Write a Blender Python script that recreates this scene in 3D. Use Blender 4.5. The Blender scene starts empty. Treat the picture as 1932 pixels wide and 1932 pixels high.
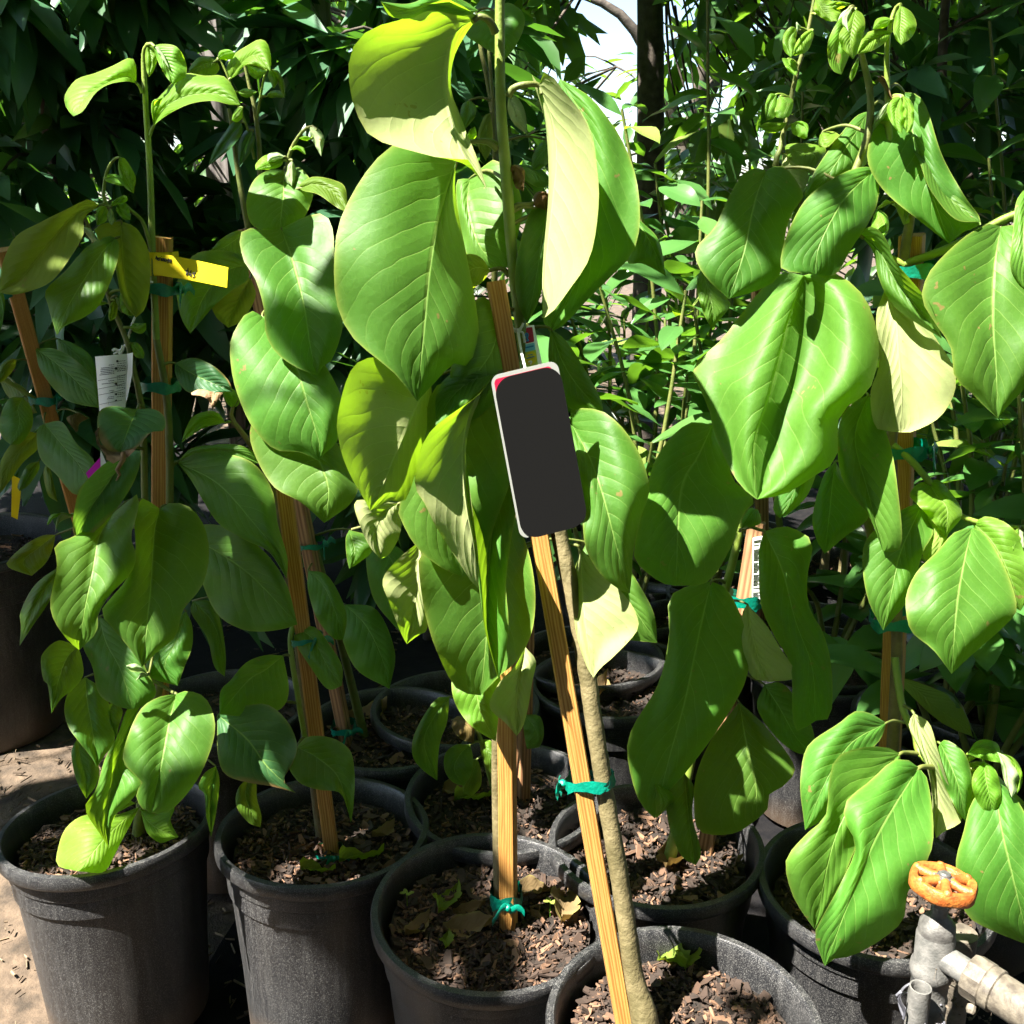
import bpy, math, random
import numpy as np
from mathutils import Vector, Matrix

random.seed(7)
rng = np.random.default_rng(7)
R = math.radians
scene = bpy.context.scene
col = scene.collection

# ------------------------------------------------------------ camera, sky, sun, exposure
CAM_Z, PITCH, FPX = 1.08, R(16.4), 1938.0
cam_d = bpy.data.cameras.new('camera')
cam = bpy.data.objects.new('camera', cam_d)
col.objects.link(cam)
cam.location = (0, 0, CAM_Z)
cam.rotation_euler = (math.pi / 2 - PITCH, 0, 0)
cam_d.sensor_fit = 'HORIZONTAL'
cam_d.angle = 2 * math.atan(966 / FPX)
cam_d.clip_start = 0.05
cam_d.clip_end = 500
scene.camera = cam

SUN_EL, SUN_AZ = R(58), R(240)          # azimuth clockwise from +Y: the sun stands to the left, a little behind the camera
sdir = Vector((math.sin(SUN_AZ) * math.cos(SUN_EL), math.cos(SUN_AZ) * math.cos(SUN_EL), math.sin(SUN_EL)))
world = bpy.data.worlds.new('World')
scene.world = world
world.use_nodes = True
wn = world.node_tree
sky = wn.nodes.new('ShaderNodeTexSky')
sky.sky_type = 'NISHITA'
sky.sun_disc = False
sky.sun_elevation = SUN_EL
sky.sun_rotation = SUN_AZ
bg = wn.nodes['Background']
wn.links.new(sky.outputs[0], bg.inputs[0])
bg.inputs[1].default_value = 0.05
sun_d = bpy.data.lights.new('sun', 'SUN')
sun_d.energy = 5.0
sun_d.angle = R(0.5)
sun_d.color = (1.0, 0.95, 0.86)
sun = bpy.data.objects.new('sun', sun_d)
col.objects.link(sun)
sun.location = sdir * 20
sun.rotation_euler = sdir.to_track_quat('Z', 'Y').to_euler()
vs = scene.view_settings
vs.view_transform = 'Standard'
vs.look = 'None'
vs.gamma = 1
vs.exposure = 2.75
vs.use_curve_mapping = False
cy = scene.cycles
cy.use_denoising = True
cy.max_bounces = 4
cy.transparent_max_bounces = 8
cy.transmission_bounces = 4
cy.diffuse_bounces = 2
cy.glossy_bounces = 2
cy.use_adaptive_sampling = True
cy.adaptive_threshold = 0.03
cy.caustics_reflective = False
cy.caustics_refractive = False

# ------------------------------------------------------------ helpers: a picture point and a distance give a place
CP, SP = math.cos(PITCH), math.sin(PITCH)
def P(u, v, Y):
    dx, dy = (u - 966) / FPX, (966 - v) / FPX
    s = Y / (CP + dy * SP)
    return Vector((dx * s, Y, CAM_Z + (dy * CP - SP) * s))
def PZ(u, v, z):
    dx, dy = (u - 966) / FPX, (966 - v) / FPX
    s = (z - CAM_Z) / (dy * CP - SP)
    return Vector((dx * s, (CP + dy * SP) * s, z))
REG = {'A': (0, 0, .334), 'B': (638.9, 0, .334), 'C': (1284.2, 0, .3353), 'D': (0, 638.9, .334), 'E': (638.9, 638.9, .334),
       'F': (1284.2, 638.9, .3353), 'G': (0, 1284.2, .3354), 'H': (638.9, 1284.2, .3354), 'I': (1284.2, 1284.2, .3353),
       'U': (0, 0, 1.0), 'V': (1661.1, 1565.3, .1898)}
def pts(s, reg):
    out = []
    for w in s.split():
        r = reg
        if w[0].isalpha():
            r, w = w[0], w[1:]
        ox, oy, k = REG[r]
        f = [float(a) for a in w.split(',')]
        out.append((ox + f[0] * k, oy + f[1] * k) + tuple(f[2:]))
    return out

def spline(p, n):
    """n points evenly spread along a smooth curve through p (any dimension)."""
    p = np.array(p, float)
    if len(p) == 2:
        t = np.linspace(0, 1, n)[:, None]
        return p[0] * (1 - t) + p[1] * t
    q = np.vstack([2 * p[0] - p[1], p, 2 * p[-1] - p[-2]])
    o = []
    for i in range(1, len(q) - 2):
        a, b, c, d = q[i - 1], q[i], q[i + 1], q[i + 2]
        t = np.linspace(0, 1, 10, endpoint=False)[:, None]
        cr = .5 * (2 * b + (c - a) * t + (2 * a - 5 * b + 4 * c - d) * t ** 2 + (3 * b - a - 3 * c + d) * t ** 3)
        o.append(cr)
    o = np.vstack(o + [p[-1:]])
    L = np.concatenate([[0], np.cumsum(np.linalg.norm(np.diff(o, axis=0), axis=1))])
    t = np.linspace(0, L[-1], n)
    return np.stack([np.interp(t, L, o[:, k]) for k in range(o.shape[1])], 1)

class MB:
    """collects verts, faces, uvs for ONE mesh"""
    def __init__(s): s.v, s.f, s.uv, s.mi = [], [], [], []
    def grid(s, g, wrap=False, uv=None, mi=0):
        nr, nc = len(g), len(g[0]); b = len(s.v)
        for i, row in enumerate(g):
            for j, p in enumerate(row):
                s.v.append(tuple(p)); s.uv.append(uv[i][j] if uv else (j / max(1, nc - 1), i / max(1, nr - 1)))
        for i in range(nr - 1):
            for j in range(nc if wrap else nc - 1):
                k = (j + 1) % nc
                s.f.append((b + i * nc + j, b + i * nc + k, b + (i + 1) * nc + k, b + (i + 1) * nc + j)); s.mi.append(mi)
        return b
    def poly(s, p, mi=0):
        b = len(s.v)
        for q in p: s.v.append(tuple(q)); s.uv.append((0, 0))
        s.f.append(tuple(range(b, b + len(p)))); s.mi.append(mi)
    def tube(s, path, rad, n=8, caps=True, mi=0, bump=0.0, smooth=0):
        path = [Vector(p) for p in path]
        if smooth:
            rr = rad if hasattr(rad, '__len__') else [rad] * len(path)
            q = spline([tuple(p) + (r,) for p, r in zip(path, rr)], smooth)
            path = [Vector(x[:3]) for x in q]; rad = [x[3] for x in q]
        if not hasattr(rad, '__len__'): rad = [rad] * len(path)
        t0 = (path[1] - path[0]).normalized()
        a = t0.orthogonal().normalized(); g = []
        for i, p in enumerate(path):
            t = (path[min(i + 1, len(path) - 1)] - path[max(i - 1, 0)])
            t = t.normalized() if t.length > 1e-9 else t0
            a = (a - t * a.dot(t)); a = a.normalized() if a.length > 1e-6 else t.orthogonal().normalized()
            b = t.cross(a)
            g.append([p + (a * math.cos(k * 2 * math.pi / n) + b * math.sin(k * 2 * math.pi / n)) * rad[i] * (1 + random.uniform(-bump, bump)) for k in range(n)])
        s.grid(g, True, mi=mi)
        if caps:
            s.poly(list(reversed(g[0])), mi); s.poly(g[-1], mi)
    def box(s, c, ax, ay, az, mi=0):
        c, ax, ay, az = map(Vector, (c, ax, ay, az)); b = len(s.v)
        for i in (-1, 1):
            for j in (-1, 1):
                for k in (-1, 1):
                    s.v.append(tuple(c + ax * i + ay * j + az * k)); s.uv.append((0, 0))
        for q in ((0, 1, 3, 2), (4, 6, 7, 5), (0, 4, 5, 1), (2, 3, 7, 6), (0, 2, 6, 4), (1, 5, 7, 3)):
            s.f.append(tuple(b + x for x in q)); s.mi.append(mi)
    def lathe(s, prof, c=(0, 0, 0), n=48, axis=None, mi=0, wob=0.0):
        c = Vector(c); z = Vector(axis).normalized() if axis else Vector((0, 0, 1))
        a = z.orthogonal().normalized(); b = z.cross(a); g = []
        w = [1 + wob * (math.sin(2 * k * 2 * math.pi / n + 1) + .5 * math.sin(3 * k * 2 * math.pi / n)) for k in range(n)]
        for r, h in prof:
            g.append([c + z * h + (a * math.cos(k * 2 * math.pi / n) + b * math.sin(k * 2 * math.pi / n)) * r * w[k] for k in range(n)])
        s.grid(g, True, mi=mi)
    def mesh(s, name, mats, smooth=True, angle=None):
        me = bpy.data.meshes.new(name)
        me.from_pydata(s.v, [], s.f)
        if not isinstance(mats, (list, tuple)): mats = [mats]
        for m in mats: me.materials.append(m)
        lay = me.uv_layers.new(name='UVMap')
        idx = np.empty(len(me.loops), dtype=np.int32); me.loops.foreach_get('vertex_index', idx)
        lay.data.foreach_set('uv', np.array(s.uv, dtype=np.float32)[idx].ravel())
        if len(mats) > 1: me.polygons.foreach_set('material_index', s.mi)
        me.polygons.foreach_set('use_smooth', [smooth] * len(me.polygons))
        if angle and smooth:
            try: me.set_sharp_from_angle(angle=R(angle))
            except Exception: pass
        me.update()
        return me

def link(name, data, parent=None):
    o = bpy.data.objects.new(name, data)
    col.objects.link(o)
    if parent is not None:
        o.parent = parent
        if parent.type == 'EMPTY':
            o.matrix_parent_inverse = Matrix.Translation(-Vector(parent.location))
    return o
def tag(o, label=None, cat=None, group=None, kind=None):
    if label: o['label'] = label
    if cat: o['category'] = cat
    if group: o['group'] = group
    if kind: o['kind'] = kind
    return o
def thing(name, loc, label, cat, group=None):
    o = bpy.data.objects.new(name, None); col.objects.link(o); o.location = loc; o.empty_display_size = .05
    return tag(o, label, cat, group)

# ------------------------------------------------------------ materials
def newmat(name):
    m = bpy.data.materials.new(name); m.use_nodes = True
    nt = m.node_tree
    return m, nt, nt.nodes['Principled BSDF'], nt.nodes['Material Output']
def N(nt, t, **kw):
    n = nt.nodes.new('ShaderNode' + t)
    for k, v in kw.items():
        if k in n.bl_rna.properties.keys(): setattr(n, k, v)
        else: n.inputs[k].default_value = v
    return n
def lk(nt, a, b): nt.links.new(a, b)
def M(nt, op, a, b=None, c=None, clamp=False):
    n = nt.nodes.new('ShaderNodeMath'); n.operation = op; n.use_clamp = clamp
    for i, x in enumerate((a, b, c)):
        if x is None: continue
        if isinstance(x, (int, float)): n.inputs[i].default_value = x
        else: nt.links.new(x, n.inputs[i])
    return n.outputs[0]
def mixc(nt, fac, a, b, mode='MIX'):
    n = nt.nodes.new('ShaderNodeMix'); n.data_type = 'RGBA'; n.blend_type = mode
    for i, x in ((0, fac), (6, a), (7, b)):
        if isinstance(x, (int, float)): n.inputs[i].default_value = x
        elif isinstance(x, tuple): n.inputs[i].default_value = x + (1,) if len(x) == 3 else x
        else: nt.links.new(x, n.inputs[i])
    return n.outputs[2]
def ramp(nt, fac, stops):
    n = nt.nodes.new('ShaderNodeValToRGB'); e = n.color_ramp.elements
    while len(e) < len(stops): e.new(.5)
    for x, (p, c) in zip(e, stops):
        x.position = p; x.color = c + (1,) if len(c) == 3 else c
    nt.links.new(fac, n.inputs[0]); return n.outputs[0]
def noise(nt, scale, detail=4, vec=None, rough=.55):
    n = N(nt, 'TexNoise', Scale=scale, Detail=detail, Roughness=rough)
    if vec is not None: lk(nt, vec, n.inputs['Vector'])
    return n.outputs['Fac']

def leaf_mat(name, top, under, trans, vein=(.26, .40, .09), nv=9.5, gloss=.50, tw=.42, island=False, blot=.5, slope=3.3, veins=True, brown=0.0):
    m, nt, bs, out = newmat(name)
    uv = N(nt, 'UVMap'); sep = N(nt, 'SeparateXYZ'); lk(nt, uv.outputs[0], sep.inputs[0])
    u, v = sep.outputs[0], sep.outputs[1]
    s = M(nt, 'ABSOLUTE', M(nt, 'MULTIPLY_ADD', u, 2.0, -1.0))
    geo = N(nt, 'NewGeometry'); tc = N(nt, 'TexCoord'); oi = N(nt, 'ObjectInfo')
    rnd = geo.outputs['Random Per Island'] if island else oi.outputs['Random']
    pos = geo.outputs['Position']
    nz = noise(nt, 22, 1, pos)
    nf = noise(nt, 130, 1, pos)
    side = M(nt, 'GREATER_THAN', u, .5)
    ph = M(nt, 'FRACT', M(nt, 'ADD', M(nt, 'ADD', M(nt, 'MULTIPLY_ADD', v, nv, M(nt, 'MULTIPLY', side, .37)), M(nt, 'MULTIPLY', M(nt, 'POWER', s, 1.05), -slope)), M(nt, 'MULTIPLY_ADD', nz, .7, 20 - .35)))
    d = M(nt, 'ABSOLUTE', M(nt, 'SUBTRACT', ph, .5))
    lat = M(nt, 'MULTIPLY', M(nt, 'SUBTRACT', 1.0, M(nt, 'DIVIDE', d, M(nt, 'MULTIPLY_ADD', s, -.014, .040)), clamp=True), M(nt, 'SUBTRACT', 1.15, s, clamp=True))
    lat = M(nt, 'MULTIPLY', lat, M(nt, 'GREATER_THAN', s, .01))
    mid = M(nt, 'SUBTRACT', 1.0, M(nt, 'DIVIDE', s, M(nt, 'MULTIPLY_ADD', v, -.03, .05)), clamp=True)
    # fine net between the side veins
    vo = N(nt, 'TexVoronoi', feature='DISTANCE_TO_EDGE', Scale=150.0); lk(nt, pos, vo.inputs['Vector'])
    net = M(nt, 'SUBTRACT', 1.0, M(nt, 'MULTIPLY', vo.outputs['Distance'], 14), clamp=True)
    vn = M(nt, 'MAXIMUM', M(nt, 'MULTIPLY', lat, .72), mid)
    vn = M(nt, 'MAXIMUM', vn, M(nt, 'MULTIPLY', net, .07))
    hsv = N(nt, 'HueSaturation'); hsv.inputs['Color'].default_value = top + (1,)
    lk(nt, M(nt, 'MULTIPLY_ADD', rnd, .035, .4825), hsv.inputs['Hue'])
    lk(nt, M(nt, 'MULTIPLY_ADD', M(nt, 'FRACT', M(nt, 'MULTIPLY', rnd, 7.3)), .55, .72), hsv.inputs['Value'])
    hsv.inputs['Saturation'].default_value = 1.0
    ctop = mixc(nt, M(nt, 'MULTIPLY', M(nt, 'SUBTRACT', nz, .35, clamp=True), blot), hsv.outputs[0], tuple(c * 1.7 for c in top))
    ctop = mixc(nt, M(nt, 'MULTIPLY', nf, .35), ctop, tuple(c * .62 for c in top))
    ctop = mixc(nt, M(nt, 'MULTIPLY', vn, .75 if veins else .3), ctop, vein)
    cund = mixc(nt, M(nt, 'MULTIPLY', vn, .6), under, tuple(min(1, c * 1.55) for c in under))
    colr = mixc(nt, geo.outputs['Backfacing'], ctop, cund)
    # yellowed rim of the blade, specks of dust and brown spots
    edge = M(nt, 'MULTIPLY', M(nt, 'POWER', s, 26.0), .5)
    colr = mixc(nt, edge, colr, (.34, .36, .07))
    sp = M(nt, 'GREATER_THAN', M(nt, 'MULTIPLY', nz, nf), .475)
    colr = mixc(nt, M(nt, 'MULTIPLY', sp, .75), colr, (.22, .14, .05))
    if brown:
        bn = M(nt, 'ADD', M(nt, 'MULTIPLY', s, .55), M(nt, 'MULTIPLY_ADD', v, .5, M(nt, 'MULTIPLY', nz, .5)))
        colr = mixc(nt, M(nt, 'MULTIPLY', M(nt, 'SUBTRACT', bn, 1.42 - brown * .4), 7.0, clamp=True), colr, (.25, .15, .06))
    lk(nt, colr, bs.inputs['Base Color'])
    rg = M(nt, 'ADD', M(nt, 'MULTIPLY_ADD', nz, .25, gloss - .1), M(nt, 'MULTIPLY', geo.outputs['Backfacing'], .25))
    lk(nt, rg, bs.inputs['Roughness'])
    bs.inputs['Specular IOR Level'].default_value = .30
    # relief: blade puffed up between the veins
    puff = M(nt, 'MULTIPLY', M(nt, 'SQRT', M(nt, 'MULTIPLY', d, 2.0)), M(nt, 'SUBTRACT', 1.2, s))
    h = M(nt, 'ADD', M(nt, 'MULTIPLY', puff, -.9 if False else .9), M(nt, 'ADD', M(nt, 'MULTIPLY', mid, -.8), M(nt, 'MULTIPLY', nf, .35)))
    h = M(nt, 'ADD', h, M(nt, 'MULTIPLY', net, -.04))
    bp = N(nt, 'Bump', Strength=.45 if veins else .2, Distance=.0018)
    lk(nt, h, bp.inputs['Height']); lk(nt, bp.outputs[0], bs.inputs['Normal'])
    tr = N(nt, 'BsdfTranslucent')
    tcol = mixc(nt, M(nt, 'MULTIPLY', vn, .45), trans, tuple(min(1, c * 1.5 + .05) for c in trans))
    tcol = mixc(nt, M(nt, 'MULTIPLY', nf, .3), tcol, tuple(c * .6 for c in trans))
    lk(nt, tcol, tr.inputs[0]); lk(nt, bp.outputs[0], tr.inputs[1])
    mx = N(nt, 'MixShader'); mx.inputs[0].default_value = tw
    lk(nt, bs.outputs[0], mx.inputs[1]); lk(nt, tr.outputs[0], mx.inputs[2]); lk(nt, mx.outputs[0], out.inputs['Surface'])
    return m

def foliage_mat(name, top, trans, gloss=.36, tw=.36, island=True):
    m, nt, bs, out = newmat(name)
    uv = N(nt, 'UVMap'); sep = N(nt, 'SeparateXYZ'); lk(nt, uv.outputs[0], sep.inputs[0])
    s = M(nt, 'ABSOLUTE', M(nt, 'MULTIPLY_ADD', sep.outputs[0], 2.0, -1.0))
    geo = N(nt, 'NewGeometry'); oi = N(nt, 'ObjectInfo')
    rnd = geo.outputs['Random Per Island'] if island else oi.outputs['Random']
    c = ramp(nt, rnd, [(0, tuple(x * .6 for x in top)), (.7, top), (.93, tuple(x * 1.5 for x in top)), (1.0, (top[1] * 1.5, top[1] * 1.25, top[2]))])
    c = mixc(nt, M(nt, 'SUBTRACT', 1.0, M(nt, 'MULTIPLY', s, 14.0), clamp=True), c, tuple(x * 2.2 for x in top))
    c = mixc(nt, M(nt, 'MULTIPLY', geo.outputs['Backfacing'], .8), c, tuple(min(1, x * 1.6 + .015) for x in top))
    lk(nt, c, bs.inputs['Base Color']); bs.inputs['Roughness'].default_value = gloss; bs.inputs['Specular IOR Level'].default_value = .45
    tr = N(nt, 'BsdfTranslucent'); tr.inputs[0].default_value = trans + (1,)
    mx = N(nt, 'MixShader'); mx.inputs[0].default_value = tw
    lk(nt, bs.outputs[0], mx.inputs[1]); lk(nt, tr.outputs[0], mx.inputs[2]); lk(nt, mx.outputs[0], out.inputs['Surface'])
    return m

def plain(name, c, rough=.5, c2=None, scale=30, bump=0.0, metal=0.0, spec=.5, bscale=None, coord='P'):
    m, nt, bs, out = newmat(name)
    geo = N(nt, 'NewGeometry'); pos = geo.outputs['Position']
    if c2:
        f = noise(nt, scale, 5, pos)
        lk(nt, ramp(nt, f, [(.35, c), (.65, c2)]), bs.inputs['Base Color'])
    else:
        bs.inputs['Base Color'].default_value = c + (1,)
    bs.inputs['Roughness'].default_value = rough; bs.inputs['Metallic'].default_value = metal
    bs.inputs['Specular IOR Level'].default_value = spec
    if bump:
        b = N(nt, 'Bump', Strength=bump, Distance=.003); lk(nt, noise(nt, bscale or scale * 3, 5, pos), b.inputs['Height']); lk(nt, b.outputs[0], bs.inputs['Normal'])
    return m

def wood_mat(name, a, b, c, sx=55.0):
    m, nt, bs, out = newmat(name)
    tc = N(nt, 'TexCoord'); oi = N(nt, 'ObjectInfo')
    mp = N(nt, 'Mapping'); mp.inputs['Scale'].default_value = (1, 1, .045)
    add = N(nt, 'VectorMath', operation='ADD'); lk(nt, tc.outputs['Object'], add.inputs[0])
    cmb = N(nt, 'CombineXYZ'); lk(nt, M(nt, 'MULTIPLY', oi.outputs['Random'], 9.0), cmb.inputs[0]); lk(nt, M(nt, 'MULTIPLY', oi.outputs['Random'], 5.0), cmb.inputs[1]); lk(nt, cmb.outputs[0], add.inputs[1])
    lk(nt, add.outputs[0], mp.inputs[0])
    wv = N(nt, 'TexWave', wave_type='RINGS', rings_direction='Z', Scale=sx, Distortion=5.0, Detail=3.0); wv.inputs['Detail Scale'].default_value = 1.2
    lk(nt, mp.outputs[0], wv.inputs['Vector'])
    f = noise(nt, 500, 4, mp.outputs[0])
    cc = ramp(nt, wv.outputs['Fac'], [(.1, a), (.45, b), (.9, c)])
    cc = mixc(nt, M(nt, 'MULTIPLY', M(nt, 'SUBTRACT', f, .45, clamp=True), 1.6, clamp=True), cc, tuple(x * .45 for x in a))
    kn = noise(nt, 14, 2, tc.outputs['Object'])
    cc = mixc(nt, M(nt, 'MULTIPLY', M(nt, 'SUBTRACT', kn, .6, clamp=True), 3.0, clamp=True), cc, tuple(x * .5 for x in a))
    lk(nt, cc, bs.inputs['Base Color']); bs.inputs['Roughness'].default_value = .7
    bp = N(nt, 'Bump', Strength=.15, Distance=.0005); lk(nt, M(nt, 'ADD', wv.outputs['Fac'], f), bp.inputs['Height']); lk(nt, bp.outputs[0], bs.inputs['Normal'])
    return m

def pot_mat():
    m, nt, bs, out = newmat('black_plastic')
    geo = N(nt, 'NewGeometry'); pos = geo.outputs['Position']
    sz = N(nt, 'SeparateXYZ'); lk(nt, pos, sz.inputs[0])
    big = noise(nt, 7, 3, pos); fine = noise(nt, 850, 2, pos)
    sp = M(nt, 'MULTIPLY', M(nt, 'SUBTRACT', fine, .52, clamp=True), 7.0, clamp=True)
    film = M(nt, 'MULTIPLY_ADD', big, .5, .05)
    mp = N(nt, 'Mapping'); mp.inputs['Scale'].default_value = (40, 40, 3); lk(nt, pos, mp.inputs[0])
    run = M(nt, 'MULTIPLY', M(nt, 'SUBTRACT', noise(nt, 3, 3, mp.outputs[0]), .48, clamp=True), 1.6)
    du = M(nt, 'MULTIPLY', M(nt, 'ADD', M(nt, 'MULTIPLY', sp, .6), M(nt, 'ADD', M(nt, 'MULTIPLY', film, .16), M(nt, 'MULTIPLY', run, .35))), M(nt, 'MULTIPLY_ADD', M(nt, 'GREATER_THAN', big, .0), .9, .1), clamp=True)
    c = mixc(nt, du, (.005, .0053, .0072), (.150, .147, .140))
    mud = M(nt, 'MULTIPLY', M(nt, 'SUBTRACT', M(nt, 'MULTIPLY_ADD', sz.outputs[2], -8.0, big), -.1, clamp=True), .45, clamp=True)
    c = mixc(nt, mud, c, (.20, .12, .06))
    sc = M(nt, 'GREATER_THAN', noise(nt, 900, 1, pos), .80)
    c = mixc(nt, M(nt, 'MULTIPLY', sc, .6), c, (.55, .5, .42))
    lk(nt, c, bs.inputs['Base Color'])
    lk(nt, M(nt, 'MULTIPLY_ADD', du, .4, .33), bs.inputs['Roughness'])
    bp = N(nt, 'Bump', Strength=.25, Distance=.001); lk(nt, M(nt, 'ADD', fine, run), bp.inputs['Height']); lk(nt, bp.outputs[0], bs.inputs['Normal'])
    return m

MT = {}
MT['m'] = leaf_mat('cherimoya_leaf', (.058, .160, .018), (.30, .34, .14), (.26, .47, .012))
MT['y'] = leaf_mat('young_leaf', (.115, .25, .02), (.21, .30, .06), (.34, .58, .015), vein=(.32, .45, .12), tw=.5, nv=12)
MT['o'] = leaf_mat('olive_leaf', (.09, .17, .012), (.15, .215, .03), (.32, .42, .012), tw=.45)
MT['k'] = leaf_mat('scorched_leaf', (.035, .12, .04), (.15, .20, .07), (.14, .3, .02), brown=1.0)
MT['w'] = leaf_mat('downy_bud', (.30, .40, .20), (.36, .42, .26), (.3, .45, .12), veins=False, gloss=.7)
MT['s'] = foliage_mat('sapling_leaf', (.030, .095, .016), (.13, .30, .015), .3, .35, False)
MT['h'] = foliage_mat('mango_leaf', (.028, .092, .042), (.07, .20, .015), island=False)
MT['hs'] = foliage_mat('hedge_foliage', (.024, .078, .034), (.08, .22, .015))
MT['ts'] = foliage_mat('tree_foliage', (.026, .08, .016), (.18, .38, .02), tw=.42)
MT['dead'] = leaf_mat('dry_leaf', (.13, .085, .028), (.16, .11, .05), (.3, .18, .04), vein=(.3, .22, .1), gloss=.7, tw=.2, veins=False)
MT['burnt'] = plain('scorched_edge', (.16, .085, .035), .8, (.30, .20, .10), 60, .6)
MT['stem'] = plain('green_stem', (.12, .19, .018), .55, (.16, .22, .03), 60, .25, bscale=300)
MT['stemo'] = plain('olive_stem', (.075, .105, .014), .6, (.12, .125, .028), 60, .25, bscale=300)
MT['bark'] = plain('young_bark', (.085, .070, .026), .7, (.16, .13, .06), 45, .5, bscale=220)
MT['dbark'] = plain('dark_bark', (.030, .022, .016), .85, (.075, .06, .045), 30, .8, bscale=80)
MT['wood'] = wood_mat('pine_stake', (.27, .115, .018), (.37, .18, .036), (.42, .22, .055), 210.0)
MT['woodd'] = wood_mat('weathered_stake', (.16, .075, .03), (.26, .13, .055), (.33, .18, .085))
MT['grey'] = wood_mat('grey_post', (.17, .15, .14), (.25, .225, .21), (.31, .28, .26), 30)
MT['pot'] = pot_mat()
MT['tie'] = plain('green_tie', (.0, .13, .085), .35, (.0, .19, .125), 90, .3)
MT['soil'] = plain('potting_soil', (.007, .005, .0035), .95, (.024, .015, .009), 60, 1.0, bscale=180)
MT['mat'] = plain('shaded_ground_black', (.005, .005, .006), .95, (.011, .010, .010), 40, .6, spec=.1, bscale=400)  # near-black colour standing in for deep shade on the ground
MT['dirt'] = plain('dirt', (.030, .021, .013), .95, (.105, .073, .047), 26, 1.0, bscale=150)
MT['white'] = plain('white_card', (.74, .76, .73), .45)
MT['ink'] = plain('ink', (.012, .012, .014), .5)
MT['string'] = plain('white_string', (.70, .72, .70), .8)
def chip_mat(name, a, b, c):
    m, nt, bs, out = newmat(name)
    geo = N(nt, 'NewGeometry')
    cc = ramp(nt, geo.outputs['Random Per Island'], [(.0, a), (.62, b), (1.0, c)])
    cc = mixc(nt, M(nt, 'MULTIPLY', noise(nt, 240, 3, geo.outputs['Position']), .6), cc, (.05, .03, .02))
    lk(nt, cc, bs.inputs['Base Color']); bs.inputs['Roughness'].default_value = .9
    return m
MT['chip'] = chip_mat('bark_mulch', (.006, .004, .0026), (.028, .015, .009), (.24, .13, .072))
MT['straw'] = chip_mat('straw', (.05, .034, .02), (.16, .115, .065), (.30, .22, .13))

# ------------------------------------------------------------ ground
def h2(x, y):
    return .010 * math.sin(x * 5.1 + 1.3 * math.sin(y * 3.7)) + .008 * math.sin(y * 9.3 + 2 * math.sin(x * 4.3)) + .004 * math.sin(x * 23 + y * 17)
g = MB()
xs = np.concatenate([[-60, -20, -8], np.arange(-4, 4.01, .08), [8, 20, 60]])
ys = np.concatenate([[-20, -4], np.arange(0, 6.01, .08), [9, 15, 30, 90]])
g.grid([[(x, y, (h2(x, y) - .02) if abs(x) < 4.1 and -.1 < y < 6.1 else -.02) for x in xs] for y in ys])
tag(link('ground', g.mesh('ground', MT['dirt'])), kind='structure')
wm = MB()  # dark sheet added over the dirt to paint the shade between the pots
wx, wy = np.arange(-.42, 3.01, .08), np.arange(.98, 5.0, .08)
wm.grid([[(x + .05 * math.sin(y * 4), y + .04 * math.sin(x * 5), h2(x, y) - .014) for x in wx] for y in wy])
wx, wy = np.arange(-4, -.30, .08), np.arange(2.12, 5.0, .08)
wm.grid([[(x, y + .04 * math.sin(x * 5), h2(x, y) - .010) for x in wx] for y in wy])
tag(link('shade_sheet', wm.mesh('shade_sheet', MT['mat'])), kind='structure')
st = MB()
for i in range(2600):
    x, y = random.uniform(-1.6, -.3), random.uniform(.85, 2.6)
    if i > 2250: x, y = random.uniform(-.4, 1.4), random.uniform(.7, 2.2)
    l, w = random.uniform(.004, .03), random.uniform(.0004, .0014)
    a = random.uniform(0, math.pi); t = Vector((math.cos(a), math.sin(a), random.uniform(-.12, .12)))
    st.box((x, y, h2(x, y) - (.016 if x < -.4 else .011) + random.uniform(0, .006)), t * l * .5, t.orthogonal().normalized() * w, Vector((0, 0, .0012)))
tag(link('straw_litter', st.mesh('straw_litter', MT['straw'], False)), 'pale straw and bark crumbs scattered on the bare dirt', 'litter', kind='stuff')

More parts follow.
